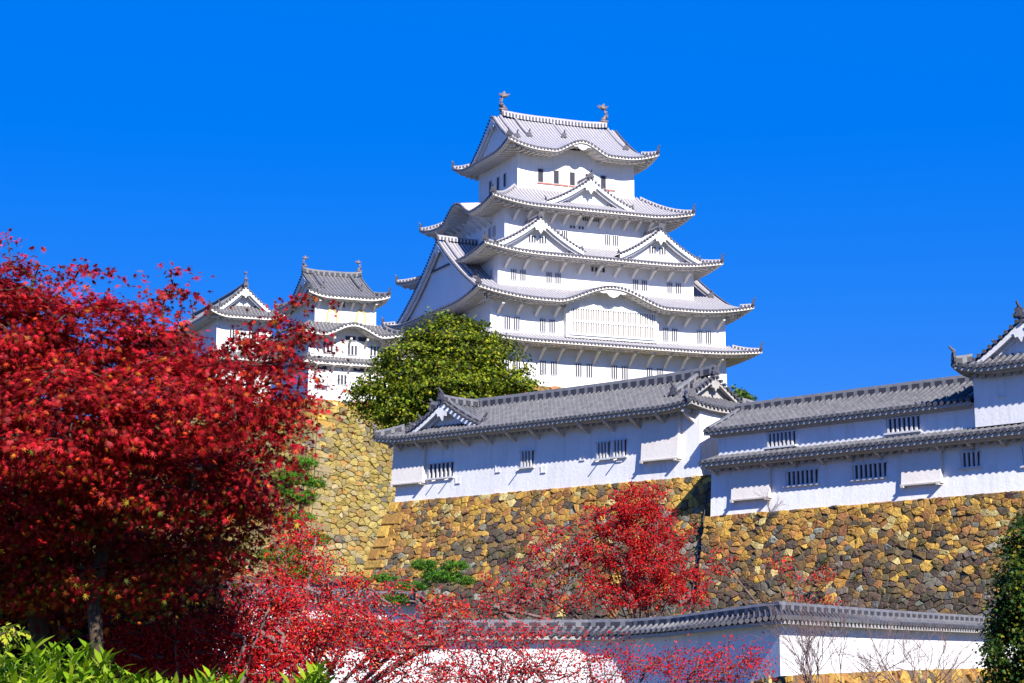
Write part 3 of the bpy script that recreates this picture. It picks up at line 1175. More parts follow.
def yagura_one():
    tilt = .007
    zb = 10.45
    o = yw(0, 0, zb)
    k = empty('corridor_turret', o, (0, -tilt, PS), 'long white one-storey turret whose grey tiled roof carries a small front gable', 'turret', 'white turrets along the stone wall')
    Z = lambda z: z - zb
    aL, aR = -11.4, 10.0
    cx, hw = (aL + aR) / 2, (aR - aL) / 2
    m = MB()
    m.hexa([(aL - .18, -.22, Z(10.3)), (aR + .1, -.22, Z(10.3)), (aR, 5, Z(10.3)), (aL, 5, Z(10.3)), (aL, 0, Z(13.95)), (aR, 0, Z(13.95)), (aR, 5, Z(13.95)), (aL, 5, Z(13.95))])
    w = m.build('wall', [M['plaster_old']], k)
    irimoya(k, -1.08, 2.5, 11.42, 3.56, 1.02, Z(13.9), Z(15.75), 10.15, .22, YAG1, conc=.12, oni=ONI_S, fish=0, ridge=(.34, .5), verge_in=.3, bh=.15, tw=2.5)
    gable_roof(k, 'S', cx, 2.5, -7.6 - cx, 2.9, -.6, 2.9, Z(14.2), Z(15.75), YAG, conc=.3, inset=.5, bh=.24, ridge_h=.42, oni=ONI_S)
    P = frame('S', 0, 0)
    fl = lambda z: .22 * (13.95 - z) / 3.65
    for a, z, ww, h, n in ((-8.0, 12.0, 1.95, .78, 6), (-1.5, 12.15, .9, .82, 4), (3.8, 12.2, .85, .82, 4), (4.9, 12.22, .85, .82, 4)):
        place_window(ywindow(ww, h, n), w, P, a, fl(z) + .01, Z(z))
    for a, ww in ((-10.4, 2.5), (7.7, 2.35)):
        put('stone_chute', chute_mesh(ww, 2.15, .42), w, P(a, .02, Z(13.6)))
    for a, z in ((-6.6, 11.4), (-3.6, 11.8), (-.3, 11.55), (2.4, 12.0), (4.9, 11.75)):
        put('loophole', LOOP, w, P(a, fl(z), Z(z)))
    for a, z in ((-8.3, 11.5), (-7.3, 11.5), (-2.0, 11.65), (3.6, 11.7), (4.8, 11.7)):
        put('drain_peg', PEG, w, P(a, fl(z), Z(z)))
    sm = strut_mesh(.85, .6, .14)
    for i in range(13):
        put('bracket', sm, w, P(-11.0 + i * 1.72, .0, Z(13.68)))


def yagura_two():
    tilt = .018
    zb = 8.7
    a0 = 19.0
    o = yw(a0, -1, zb)
    k = empty('corridor_turret', o, (0, -tilt, PS), 'long white turret with two rows of barred windows under two tiled roofs', 'turret', 'white turrets along the stone wall')
    Z = lambda z: z - zb
    aL, aR = 11.45 - a0, 33.0 - a0
    m = MB()
    m.hexa([(aL + .05, -.3, Z(8.3)), (aR, -.3, Z(8.3)), (aR, 5, Z(8.3)), (aL, 5, Z(8.3)), (aL, 0, Z(11.1)), (aR, 0, Z(11.1)), (aR, 5, Z(11.1)), (aL, 5, Z(11.1))])
    w = m.build('wall', [M['plaster_old']], k)
    up = MB()
    uR = 25.66 - a0
    up.box(aL + .02, uR, .55, 5, Z(11.12), Z(12.7))
    w2 = up.build('wall', [M['plaster_old']], k)
    # pent roof between the storeys
    cxp, hwp = (aL + aR) / 2, (aR - aL) / 2 + .32
    P = frame('S', 0, 0)
    mb = MB()
    cols, _ = columns(aL - .2, aR, YAG.pitch, YAG.rh)
    zf = lambda s, d: Z(11.08) + d * .27
    tiled(mb, P, cols, lambda s: 1.5, zf, .92, 5)
    r = mb.build('roof', [YAG.roll, YAG.pan], k)
    Pc = lambda s, o_, z: P(s + cxp, o_, z)
    eave_parts(r, Pc, hwp - .22, .85, lambda s, d: zf(s, d), .92, YAG)
    # main roof
    plain_gable(k, aL - .55, uR, 2.9, 2.8, Z(12.72), Z(14.0), .45, YAG)
    fl = lambda z: .3 * (11.1 - z) / 2.8
    for a, z, ww, h, n in ((16.75, 10.02, 1.75, .62, 7), (20.45, 10.02, 1.75, .62, 7), (25.6, 10.1, .9, .62, 4), (28.6, 10.0, .9, .75, 4)):
        place_window(ywindow(ww, h, n), w, P, a - a0, fl(z) + .01, Z(z))
    for a, z, ww, h, n in ((15.2, 12.0, 1.6, .62, 7), (21.9, 12.05, 1.7, .62, 7)):
        place_window(ywindow(ww, h, n), w2, P, a - a0, -.54, Z(z))
    for a, ww in ((13.95, 2.2), (23.25, 2.0)):
        put('stone_chute', chute_mesh(ww, 1.6, .40), w, P(a - a0, .02, Z(10.85)))
    sm = strut_mesh(.6, .45, .14)
    for i in range(14):
        put('bracket', sm, w, P(aL + .35 + i * 1.55, .0, Z(10.9)))
    return k


def gate_turret():
    tilt = .018
    zb = 11.9
    a0 = 28.2
    k = empty('corner_turret', yw(a0, -.8, zb), (0, -tilt, PS), 'white corner turret with a front gable, rising above the turret with two window rows', 'turret', 'white turrets along the stone wall')
    Z = lambda z: z - zb
    m = MB()
    m.box(-2.5, 2.1, 0, 6, Z(11.7), Z(14.35))
    w = m.build('wall', [M['plaster_old']], k)
    irimoya(k, 0, 3, 3.1, 3.75, .75, Z(14.18), Z(16.1), 3.1, .3, YAG, conc=.22, oni=ONI_S, fish=0, axis='y', ridge=(.32, .45), verge_in=.35, bh=.25, tw=1.6)
    P = frame('S', 0, 0)
    place_window(ywindow(.95, .7, 4), w, P, .6, 0.01, Z(13.45))
    put('loophole', LOOP, w, P(-1.15, 0, Z(13.1)))


yagura_one()
yagura_two()
gate_turret()


# ------------------------------------------------------------------ stone walls
def set_col(me, cols):
    a = me.color_attributes.new('col', 'FLOAT_COLOR', 'POINT')
    a.data.foreach_set('color', np.asarray(cols, dtype=np.float32).ravel())


def clip_poly(poly, p, q):
    """part of poly nearer to p than q"""
    mx, my = (p[0] + q[0]) / 2, (p[1] + q[1]) / 2
    nx, ny = q[0] - p[0], q[1] - p[1]
    out = []
    n = len(poly)
    for i in range(n):
        a, b = poly[i], poly[(i + 1) % n]
        da = (a[0] - mx) * nx + (a[1] - my) * ny
        db = (b[0] - mx) * nx + (b[1] - my) * ny
        if da <= 0:
            out.append(a)
        if da * db < 0:
            t = da / (da - db)
            out.append((a[0] + t * (b[0] - a[0]), a[1] + t * (b[1] - a[1])))
    return out


def stones(mb, cols, top0, top1, H, nrm, batter, cw, ch, pal, rs, flare=(0, 0), curve=0.0, bulge=.09, quoin=(0, 0), qpal=None):
    """rough fitted stones over a battered face; u along the top edge, v downward"""
    T0, T1 = np.array(top0, float), np.array(top1, float)
    L = np.linalg.norm((T1 - T0)[:2])
    nr = np.array([nrm[0], nrm[1], 0.0])
    nr /= np.linalg.norm(nr)
    ex = (T1 - T0)
    ex[2] = 0
    ex /= np.linalg.norm(ex)

    def mp(u, v, dep):
        off = batter * v + curve * v * v
        k = u / L
        p = T0 + (T1 - T0) * k
        p = p + ex * (-flare[0] * off * (1 - k) + flare[1] * off * k)
        q = p + nr * (off + dep)
        q[2] = p[2] - v + dep * .25
        return q
    an = cw / ch
    area = cw * ch
    pts, rad = np.zeros((0, 2)), np.zeros(0)
    target = int(L * H / area * 1.25)
    for it in range(target * 14):
        if len(pts) >= target:
            break
        k = 1 - .55 * it / (target * 14)
        r = cw * float(np.clip(rs.lognormal(-.16, .5), .35, 2.0)) * k
        q = np.array([rs.uniform(-.2 * cw, L + .2 * cw), rs.uniform(-.2 * ch, H + .2 * ch)])
        if len(pts):
            dd = (pts - q) * np.array([1.0, an])
            if np.any(np.sum(dd * dd, axis=1) < (.5 * (rad + r) * .92) ** 2):
                continue
        pts = np.vstack([pts, q])
        rad = np.append(rad, r)
    pts = np.array(pts)
    bw, bd = (0, L), (0, H)
    S2 = np.array([1.0, cw / ch])       # measure distance so stones come out wider than tall
    Q = pts * S2
    for idx in range(len(pts)):
        p = Q[idx]
        if not (-.3 * cw < pts[idx][0] < L + .3 * cw and -.3 * ch < pts[idx][1] < H + .3 * ch):
            continue
        dd = np.sum((Q - p) ** 2, axis=1)
        near = np.argsort(dd)[1:19]
        poly = [(0, 0), (L, 0), (L, H * S2[1]), (0, H * S2[1])]
        for q in near:
            poly = clip_poly(poly, p, Q[q])
            if len(poly) < 3:
                break
        if len(poly) < 3:
            continue
        poly = np.array(poly) / S2
        c = poly.mean(axis=0)
        r = np.linalg.norm(poly - c, axis=1).mean()
        if r < .06:
            continue
        # soften corners
        nn = []
        for i in range(len(poly)):
            a, b = poly[i], poly[(i + 1) % len(poly)]
            nn += [a * .93 + b * .07, a * .5 + b * .5, a * .07 + b * .93]
        poly = np.array(nn)
        poly += rs.normal(0, .035 * r, poly.shape)
        gap = max(.6, 1 - rs.uniform(.01, .04) * min(1.2, .35 / r))
        n = len(poly)
        hgt = bulge * rs.uniform(.45, 1.5) * min(1.3, r / .35)
        tx, ty = rs.normal(0, .3, 2) * bulge / r
        color = np.array(pal(c[0], c[1], rs))
        base = len(mb.v)
        vv = []
        for sc, dp in ((gap, -.12), (gap * .98, hgt * .45), (gap * .9, hgt * .85), (gap * .5, hgt)):
            for i in range(n):
                q = c + (poly[i] - c) * sc
                dl = q - c
                vv.append(mp(q[0], q[1], dp + (dl[0] * tx + dl[1] * ty if dp > 0 else 0) + (rs.normal(0, .11 * hgt) if dp > hgt * .4 else 0)))
        vv.append(mp(c[0], c[1], hgt * rs.uniform(.9, 1.1)))
        f = []
        for k in range(3):
            for i in range(n):
                j = (i + 1) % n
                f.append((k * n + i, k * n + j, (k + 1) * n + j, (k + 1) * n + i))
        for i in range(n):
            f.append((3 * n + i, 3 * n + (i + 1) % n, 4 * n))
        mb.add(vv, f, 0)
        cc = np.ones((len(vv), 4))
        cc[:, :3] = color
        cols.append(cc)
    # long squared stones laid alternately at a corner
    for end, qn in ((0, quoin[0]), (1, quoin[1])):
        if not qn:
            continue
        v, i = 0.0, 0
        while v < H - .3:
            hgt = qn * rs.uniform(.8, 1.15)
            ln = qn * (2.3 if (i + end) % 2 else 1.15) * rs.uniform(.9, 1.1)
            ring = []
            for inset, dp in ((0, -.1), (.02, bulge * .9), (.07, bulge * 1.35)):
                for uu, ww in ((inset if end else -.02, v + inset + .01), (ln - inset, v + inset + .01), (ln - inset, v + hgt - inset - .01), (inset if end else -.02, v + hgt - inset - .01)):
                    uu = L - uu if end else uu
                    ring.append(mp(uu, ww, dp + (rs.normal(0, .012) if dp > 0 else 0)))
            mb.add(ring, [(0, 1, 5, 4), (1, 2, 6, 5), (2, 3, 7, 6), (3, 0, 4, 7), (4, 5, 9, 8), (5, 6, 10, 9), (6, 7, 11, 10), (7, 4, 8, 11), (8, 9, 10, 11)], 0)
            cc = np.ones((12, 4))
            cc[:, :3] = (qpal or pal)(L * .5, v, rs)
            cols.append(cc)
            v += hgt
            i += 1
    # dark filling behind the joints
    nu, nv = 12, 8
    vv = [mp(L * i / nu, H * j / nv, -.06) for j in range(nv + 1) for i in range(nu + 1)]
    f = [(j * (nu + 1) + i, j * (nu + 1) + i + 1, (j + 1) * (nu + 1) + i + 1, (j + 1) * (nu + 1) + i) for j in range(nv) for i in range(nu)]
    mb.add(vv, f, 1)
    cc = np.ones((len(vv), 4))
    cc[:, :3] = .03
    cols.append(cc)
    return mp


def stone_thing(name, label, faces_fn, cat='stone wall', group=None):
    mb, cols = MB(), []
    faces_fn(mb, cols)
    me = mb.mesh(name, [M['stone'], M['mortar']])
    set_col(me, np.concatenate(cols))
    o = put(name, me)
    return tag(o, label, cat, group, 'thing')


def pick(rs, table):
    w = np.array([t[0] for t in table], float)
    i = rs.choice(len(table), p=w / w.sum())
    c = np.array(table[i][1])
    return np.clip(np.maximum(c, (.085, .065, .042)) * rs.uniform(.8, 1.25) + rs.normal(0, .004, 3), .01, .8)


OCHRE = [(4, (0.375, 0.200, 0.037)), (3, (0.465, 0.275, 0.050)), (2, (0.304, 0.138, 0.029)), (2, (0.196, 0.119, 0.042)), (1, (0.447, 0.349, 0.135)), (1, (0.107, 0.083, 0.050))]
BROWN = [(4, (0.105, 0.068, 0.031)), (3, (0.160, 0.105, 0.043)), (2, (0.068, 0.052, 0.038)), (2, (0.185, 0.160, 0.117)), (1.6, (0.234, 0.136, 0.038)), (1, (0.038, 0.031, 0.029)), (.7, (0.259, 0.259, 0.202))]
GREYST = [(4, (0.051, 0.041, 0.029)), (3, (0.075, 0.063, 0.043)), (2, (0.032, 0.028, 0.023)), (2, (0.118, 0.110, 0.095)), (1, (0.098, 0.059, 0.019)), (.7, (0.165, 0.165, 0.129)), (.8, (0.048, 0.055, 0.019))]
YELLOW = [(5, (0.252, 0.184, 0.044)), (4, (0.302, 0.230, 0.064)), (2, (0.202, 0.152, 0.056)), (2, (0.277, 0.221, 0.104)), (1.5, (0.277, 0.164, 0.032)), (.6, (0.134, 0.115, 0.072))]


def pal_near(L, H, left=False):
    def pal(u, v, rs):
        t = v / H + rs.normal(0, .10) + (-.18 if left and u < 7 else 0)
        if t < .22:
            return pick(rs, OCHRE)
        if t < .55:
            return pick(rs, OCHRE if rs.random() < .22 else BROWN)
        return pick(rs, BROWN if rs.random() < .4 else GREYST)
    return pal


def wall_one(mb, cols):
    rs = np.random.default_rng(3)
    zt0, zt1 = 10.36, 10.52
    stones(mb, cols, yw(-11.75, -.28, zt0), yw(11.1, -.28, zt1), 9.6, -N2, .26, .47, .34, pal_near(23, 9.6, True), rs, (1, 0), .004, .09, (.62, 0), lambda u, v, r: pick(r, OCHRE[:2]))
    stones(mb, cols, yw(-11.75, 8, zt0), yw(-11.75, -.28, zt0), 9.6, -E2, .26, .9, .55, pal_near(8, 9.6, True), rs, (0, 1), .004)


def wall_two(mb, cols):
    rs = np.random.default_rng(4)
    stones(mb, cols, yw(11.2, -1.32, 8.42), yw(36, -1.32, 8.85), 8.0, -N2, .2, .43, .31, pal_near(25, 8.0), rs, (0, 0), .004)
    stones(mb, cols, yw(11.2, 3, 8.42), yw(11.2, -1.32, 8.42), 8.0, -E2, .02, .7, .5, pal_near(5, 8.0), rs, (0, 0), 0)


stone_thing('stone_wall', 'ochre and brown rubble stone wall under the turret with the small front gable', wall_one, group='stone ramparts')
stone_thing('stone_wall', 'brown and grey rubble stone wall under the turret with two window rows', wall_two, group='stone ramparts')

TW0 = at(318, 399, 194.5)
TW1 = TW0 + np.array([math.cos(R(30)) * 17, math.sin(R(30)) * 17, 0])
TW1[2] = 24.7
TWL = TW0 + np.array([-math.sin(R(30)) * 0 - math.cos(R(35)) * 34, math.sin(R(35)) * 34, 0])


def tall_wall(mb, cols):
    rs = np.random.default_rng(5)
    pal = lambda u, v, r: pick(r, OCHRE if v < .9 and r.random() < .6 else YELLOW)
    qp = lambda u, v, r: pick(r, [(3, (.22, .17, .08)), (2, (.27, .20, .07)), (1, (.17, .15, .12))] if v > 2.2 else OCHRE)
    n1 = (math.sin(R(30)), -math.cos(R(30)))
    n2 = (-math.sin(R(35)), -math.cos(R(35)))
    stones(mb, cols, TW0, TW1, 24, n1, .16, .74, .55, pal, rs, (.64, 0), .006, .15, (.75, 0), qp)
    stones(mb, cols, TWL, TW0, 24, n2, .16, .85, .62, pal, rs, (0, .64), .006, .15, (0, .75), qp)


stone_thing('stone_wall', 'tall steep pale yellow stone rampart with a sharp corner, below the turret with bell-shaped windows', tall_wall, group='stone ramparts')


def keep_base(mb, cols):
    rs = np.random.default_rng(6)
    psi = R(24)
    e = np.array([math.cos(psi), math.sin(psi)])
    n = np.array([-math.sin(psi), math.cos(psi)])
    C = np.array([5.863, 225.3])
    pal = lambda u, v, r: pick(r, OCHRE if r.random() < .35 else YELLOW)
    q = lambda a, b, z: (*(C + e * a + n * b), z)
    stones(mb, cols, q(-14.6, -12.3, 30.22), q(14.6, -12.3, 30.22), 17, -n, .25, 1.5, 1.1, pal, rs, (1, 1), 0, .22)
    stones(mb, cols, q(-14.6, 12.3, 30.22), q(-14.6, -12.3, 30.22), 17, -e, .25, 1.8, 1.2, pal, rs, (1, 1), 0, .22)
    stones(mb, cols, q(14.6, -12.3, 30.22), q(14.6, 12.3, 30.22), 17, e, .25, 1.8, 1.2, pal, rs, (1, 1), 0, .22)
    C2 = np.array([-16.95, 203.0])
    q2 = lambda a, b, z: (*(C2 + e * a + n * b), z)


def turret_base(mb, cols):
    rs = np.random.default_rng(8)
    psi = R(24)
    e = np.array([math.cos(psi), math.sin(psi)])
    n = np.array([-math.sin(psi), math.cos(psi)])
    C2 = np.array([-16.95, 203.0])
    q2 = lambda a, b, z: (*(C2 + e * a + n * b), z)
    pal = lambda u, v, r: pick(r, OCHRE if r.random() < .7 else YELLOW)
    stones(mb, cols, q2(-5.45, -3.75, 27.1), q2(12, -3.75, 27.1), 5, -n, .2, 1.1, .8, pal, rs, (1, 0), 0, .2)
    stones(mb, cols, q2(-5.45, 9, 27.1), q2(-5.45, -3.75, 27.1), 5, -e, .2, 1.1, .8, pal, rs, (0, 1), 0, .2)


stone_thing('stone_wall', 'pale stone base directly under the white five-storey keep', keep_base, 'stone base', 'stone ramparts')
stone_thing('stone_wall', 'low ochre stone footing directly under the turret with bell-shaped windows', turret_base, 'stone base', 'stone ramparts')


# ------------------------------------------------------------------ ground
def ground():
    m = MB()
    m.add([(-6000, -600, -.02), (6000, -600, -.02), (6000, 9000, -.02), (-6000, 9000, -.02)], [(0, 1, 2, 3)])
    g = plain('soil_and_grass', (.03, .04, .012), (.08, .065, .03), .35, 1)
    tag(m.build('ground', [g]), kind='structure')
    # castle hill: banks and terraces held by the stone walls
    xs = np.arange(-90, 91, 1.5)
    ys = np.arange(84, 330, 1.5)
    psi = R(24)
    e = np.array([math.cos(psi), math.sin(psi)])
    n = np.array([-math.sin(psi), math.cos(psi)])
    Ck = np.array([5.863, 225.3])
    nt1 = np.array([math.sin(R(30)), -math.cos(R(30))])
    nt2 = np.array([-math.sin(R(35)), -math.cos(R(35))])
    h = np.zeros((len(ys), len(xs)))
    for j, y in enumerate(ys):
        for i, x in enumerate(xs):
            p = np.array([x, y])
            z = -.5 + 9.5 * min(1, max(0, (y - 92) / 90))
            ab = p - Y0
            a, b = ab @ E2, ab @ N2
            if a > -10.5 and b > 1.2 and a <= 11.5:
                z = 10.0 + 4 * min(1, max(0, (b - 8) / 60))
            elif a > 11.5 and b > 1.2:
                z = 8.6 + 4 * min(1, max(0, (b - 8) / 60))
            if y > 192 and (p - TW0[:2]) @ nt1 < -1.5 and (p - TW0[:2]) @ nt2 < -1.5:
                z = max(z, 24.2)
            kd = p - Ck
            if abs(kd @ e) < 13.5 and abs(kd @ n) < 11.3:
                z = max(z, 30.0)
            h[j, i] = z + .12 * math.sin(x * .7) * math.cos(y * .55)
    m = MB()
    nx = len(xs)
    m.add([(x, y, h[j, i]) for j, y in enumerate(ys) for i, x in enumerate(xs)],
          [(j * nx + i, j * nx + i + 1, (j + 1) * nx + i + 1, (j + 1) * nx + i) for j in range(len(ys) - 1) for i in range(nx - 1)])
    hm = plain('hill_grass', (.03, .04, .012), (.09, .075, .025), .5, 1)
    tag(m.build('hill', [hm], None, True), kind='structure')


ground()


# ------------------------------------------------------------------ low plaster wall with a tiled cap
def plaster_wall(pts, label, name='plaster_wall', hw=.2, cap=.58):
    """pts: (x, y, ridge z, base z)"""
    P = [np.array(p, float) for p in pts]
    n = len(P)
    mit = []
    for i in range(n):
        d = []
        if i:
            q = P[i][:2] - P[i - 1][:2]
            d.append(q / np.linalg.norm(q))
        if i < n - 1:
            q = P[i + 1][:2] - P[i][:2]
            d.append(q / np.linalg.norm(q))
        nn = [np.array([q[1], -q[0]]) for q in d]         # towards the camera side
        s = sum(nn)
        s = s / np.linalg.norm(s)
        mit.append(s / max(.35, s @ nn[0]))
    k = empty(name, (float(P[n // 2][0]), float(P[n // 2][1]), float(P[n // 2][3])), (0, 0, 0), label, 'wall', 'low plaster walls')
    k['kind'] = 'thing'
    O = np.array(k.location)

    def pt(i, t, off, dz, zi=2):
        a = P[i][:2] + mit[i] * off
        b = P[i + 1][:2] + mit[i + 1] * off
        q = a + (b - a) * t
        z = P[i][zi] + (P[i + 1][zi] - P[i][zi]) * t + dz
        return (q[0] - O[0], q[1] - O[1], z - O[2])
    w, r, rd, e, so = MB(), MB(), MB(), MB(), MB()
    rise = .42
    for i in range(n - 1):
        L = np.linalg.norm(P[i + 1][:2] - P[i][:2])
        pit = .3
        v = [pt(i, 0, hw + .05, 0, 3), pt(i, 1, hw + .05, 0, 3), pt(i, 1, -hw, 0, 3), pt(i, 0, -hw, 0, 3),
             pt(i, 0, hw, -rise - .1), pt(i, 1, hw, -rise - .1), pt(i, 1, -hw, -rise - .1), pt(i, 0, -hw, -rise - .1)]
        w.hexa(v)
        so.hexa([pt(i, 0, cap - .05, -rise - .16), pt(i, 1, cap - .05, -rise - .16), pt(i, 1, -cap + .05, -rise - .16), pt(i, 0, -cap + .05, -rise - .16),
                 pt(i, 0, cap - .05, -rise - .05), pt(i, 1, cap - .05, -rise - .05), pt(i, 1, -cap + .05, -rise - .05), pt(i, 0, -cap + .05, -rise - .05)])
        cols, mids = columns(0, L, pit, .07)
        for sg in (1, -1):
            Pq = lambda s, o, z, i=i, L=L, sg=sg: pt(i, s / L, sg * o, z)
            tiled(r, Pq, cols, lambda s: cap - .02, lambda s, d: -rise + (rise - .1) * d / cap, cap, 3)
            for s in mids:
                a, b = Vector(pt(i, s / L, sg * (cap - .1), -rise + .03)), Vector(pt(i, s / L, sg * (cap + .05), -rise + .03))
                e.prism(a, b - a, .085, (b - a).length, 6)
                e.link(6)
    path = []
    for i in range(n - 1):
        for t in np.linspace(0, 1, 8)[(0 if i == 0 else 1):]:
            path.append(pt(i, t, 0, -.16))
    rd.sweep(path, .3, .26, (0, 1))
    wo_ = w.build('wall', [M['plaster_old']], k)
    ro = r.build('roof', [YAG.roll, YAG.pan], k)
    rd.build('main_ridge', [YAG.ridge, M['cap_y']], ro)
    e.build('eave_tile', [YAG.end], ro)
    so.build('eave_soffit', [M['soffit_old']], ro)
    return k


LW = [(-7.0, 70.5, 2.93, -.3), (-1.0, 69.0, 2.90, -.3), (2.6, 68.5, 2.89, -.2), (4.1, 67.4, 2.90, -.2), (5.3, 65.6, 2.97, 0), (7.9, 60, 3.27, 1.18), (12.5, 68.0, 3.22, 1.28), (18.3, 78, 3.2, 1.32), (24, 86, 3.2, 1.35)]
plaster_wall(LW, 'low white plaster wall with a grey tiled cap, bending forward to a sharp corner')
plaster_wall([(-13.5, 92, 5.1, 1.0), (-6.2, 89.5, 4.55, .8), (-3.9, 88.5, 4.5, .8)], 'short white plaster wall showing in gaps between red twigs, left of the small green pine')


def low_stone(mb, cols):
    rs = np.random.default_rng(11)
    pal = lambda u, v, r: pick(r, OCHRE)
    q = lambda i, off: np.array([LW[i][0] + off[0], LW[i][1] + off[1], LW[i][3] + .02])
    for i in (5, 6, 7):
        a, b = np.array(LW[i]), np.array(LW[i + 1])
        d = (b - a)[:2]
        d /= np.linalg.norm(d)
        nn = np.array([d[1], -d[0]])
        stones(mb, cols, (*(a[:2] + nn * .3), a[3]), (*(b[:2] + nn * .3), b[3]), 1.4, nn, .2, .5, .35, pal, rs, (0, 0), 0, .1)
    a, b = np.array(LW[4]), np.array(LW[5])
    d = (b - a)[:2]
    d /= np.linalg.norm(d)
    nn = np.array([d[1], -d[0]])
    stones(mb, cols, (*(a[:2] + nn * .3), a[3]), (*(b[:2] + nn * .3), b[3]), 1.4, nn, .2, .5, .35, pal, rs, (0, 0), 0, .1)


stone_thing('stone_footing', 'low ochre stone footing under the white plaster wall with the tiled cap', low_stone, 'stone base')


# ------------------------------------------------------------------ plants
LEAF_MAPLE = []
for ang, ln in ((-125, .5), (-75, .8), (-36, .95), (0, 1.0), (36, .95), (75, .8), (125, .5)):
    LEAF_MAPLE.append((ang, ln))
_mp = []
for i, (a, l) in enumerate(LEAF_MAPLE):
    _mp.append((math.sin(R(a)) * l, math.cos(R(a)) * l, -.18 * l))
    if i < 6:
        b = (a + LEAF_MAPLE[i + 1][0]) / 2
        _mp.append((math.sin(R(b)) * .25, math.cos(R(b)) * .25, .02))
_mp.append((0, -.25, 0))
T_MAPLE = np.array(_mp)
T_OVAL = np.array([(0, -.5, 0), (.26, -.15, .05), (.24, .2, .04), (0, .6, -.08), (-.24, .2, .04), (-.26, -.15, .05)])
T_LANCE = np.array([(0, -.1, 0), (.11, .25, .03), (.135, .55, .0), (0, 1.0, -.18), (-.135, .55, .0), (-.11, .25, .03)])
T_CLUMP = np.array([(0, -.55, 0), (.3, -.35, .1), (.55, .1, -.06), (.2, .2, .05), (.15, .65, -.1), (-.15, .25, .06), (-.5, .35, -.1), (-.3, -.2, .08)])
T_NEEDLE = np.array([(-.035, 0, 0), (.035, 0, 0), (.02, 1, -.02), (-.02, 1, -.02)])


def leaf_mesh(name, pos, nrm, size, cols, tmpl, mats, spin=None, tip=None):
    """one mesh of many leaves; nrm: leaf facing, tip: preferred tip direction"""
    N, K = len(pos), len(tmpl)
    nrm = nrm / np.maximum(1e-6, np.linalg.norm(nrm, axis=1, keepdims=True))
    if tip is None:
        tip = rng.normal(size=(N, 3))
    t = tip - nrm * np.sum(tip * nrm, axis=1, keepdims=True)
    t /= np.maximum(1e-6, np.linalg.norm(t, axis=1, keepdims=True))
    b = np.cross(t, nrm)
    sz = size[:, None, None]
    v = pos[:, None, :] + sz * (b[:, None, :] * tmpl[None, :, 0:1] + t[:, None, :] * tmpl[None, :, 1:2] + nrm[:, None, :] * tmpl[None, :, 2:3])
    me = bpy.data.meshes.new(name)
    me.vertices.add(N * K)
    me.vertices.foreach_set('co', v.reshape(-1).astype(np.float32))
    me.loops.add(N * K)
    me.loops.foreach_set('vertex_index', np.arange(N * K, dtype=np.int32))
    me.polygons.add(N)
    me.polygons.foreach_set('loop_start', np.arange(0, N * K, K, dtype=np.int32))
    me.polygons.foreach_set('loop_total', np.full(N, K, dtype=np.int32))
    for m in mats:
        me.materials.append(m)
    me.update(calc_edges=True)
    me.validate()
    c4 = np.ones((N, K, 4), dtype=np.float32)
    c4[:, :, :3] = cols[:, None, :]
    set_col(me, c4)
    return me


def skeleton(mb, trunk, tips, r_tip, power=.42, wig=.08, n=5, maxr=9, segs=4, up=.25, limbs=()):
    """limbs from trunk nodes out to every tip; returns the twig paths"""
    nodes = [np.array(p, float) for p in trunk]
    parent = [-1] + list(range(len(trunk) - 1))
    base = nodes[0]
    nt0 = len(trunk)
    for c in limbs:
        j = int(rng.integers(max(0, nt0 - 3), nt0))
        a = nodes[j]
        mid = a + (c - a) * .5 + rng.normal(0, .05 * np.linalg.norm(c - a), 3) + np.array([0, 0, .06 * np.linalg.norm(c - a)])
        pj = j
        for q in np.linspace(.18, 1, 7):
            nodes.append((1 - q) ** 2 * a + 2 * q * (1 - q) * mid + q * q * c)
            parent.append(pj)
            pj = len(nodes) - 1
    order = np.argsort([np.linalg.norm(t - nodes[-1]) for t in tips])
    paths = []
    for ti in order:
        t = tips[ti]
        arr = np.array(nodes)
        d = np.linalg.norm(arr - t, axis=1)
        pen = np.where(arr[:, 2] > t[2] + .1 * d, d * .8, 0)
        pen[0] += d[0]
        j = int(np.argmin(d + pen))
        a = nodes[j]
        L = np.linalg.norm(t - a)
        mid = (a + t) / 2 + np.array([0, 0, -up * L * .3]) + rng.normal(0, wig * L, 3)
        pj = j
        pth = [a]
        for k in range(1, segs + 1):
            s = k / segs
            q = (1 - s) ** 2 * a + 2 * s * (1 - s) * mid + s * s * t + (rng.normal(0, wig * L * .25, 3) if k < segs else 0)
            nodes.append(q)
            parent.append(pj)
            pj = len(nodes) - 1
            pth.append(q)
        paths.append((ti, pth))
    cnt = np.ones(len(nodes))
    for i in range(len(nodes) - 1, 0, -1):
        cnt[parent[i]] += cnt[i]
    rad = np.minimum(r_tip * (cnt / segs + .6) ** power, maxr)
    for i in range(1, len(nodes)):
        p = parent[i]
        ra = rad[p] if p else rad[p] * 1.25
        ra = min(ra, rad[i] * 1.35)
        mb.tube([nodes[p], nodes[i]], [ra, rad[i]], n)
    return paths


def lobe_points(lobes, n, rs, shell=.55):
    """points in ellipsoid lobes (cx, cy, cz, rx, ry, rz), most of them near the surface"""
    vol = np.array([(l[3] * l[4] * l[5]) ** .8 for l in lobes])
    idx = rs.choice(len(lobes), n, p=vol / vol.sum())
    d = rs.normal(size=(n, 3))
    d /= np.linalg.norm(d, axis=1, keepdims=True)
    r = (shell + (1 - shell) * rs.random(n)) * rs.uniform(.85, 1.12, n)
    L = np.array(lobes)[idx]
    return L[:, :3] + d * r[:, None] * L[:, 3:], d


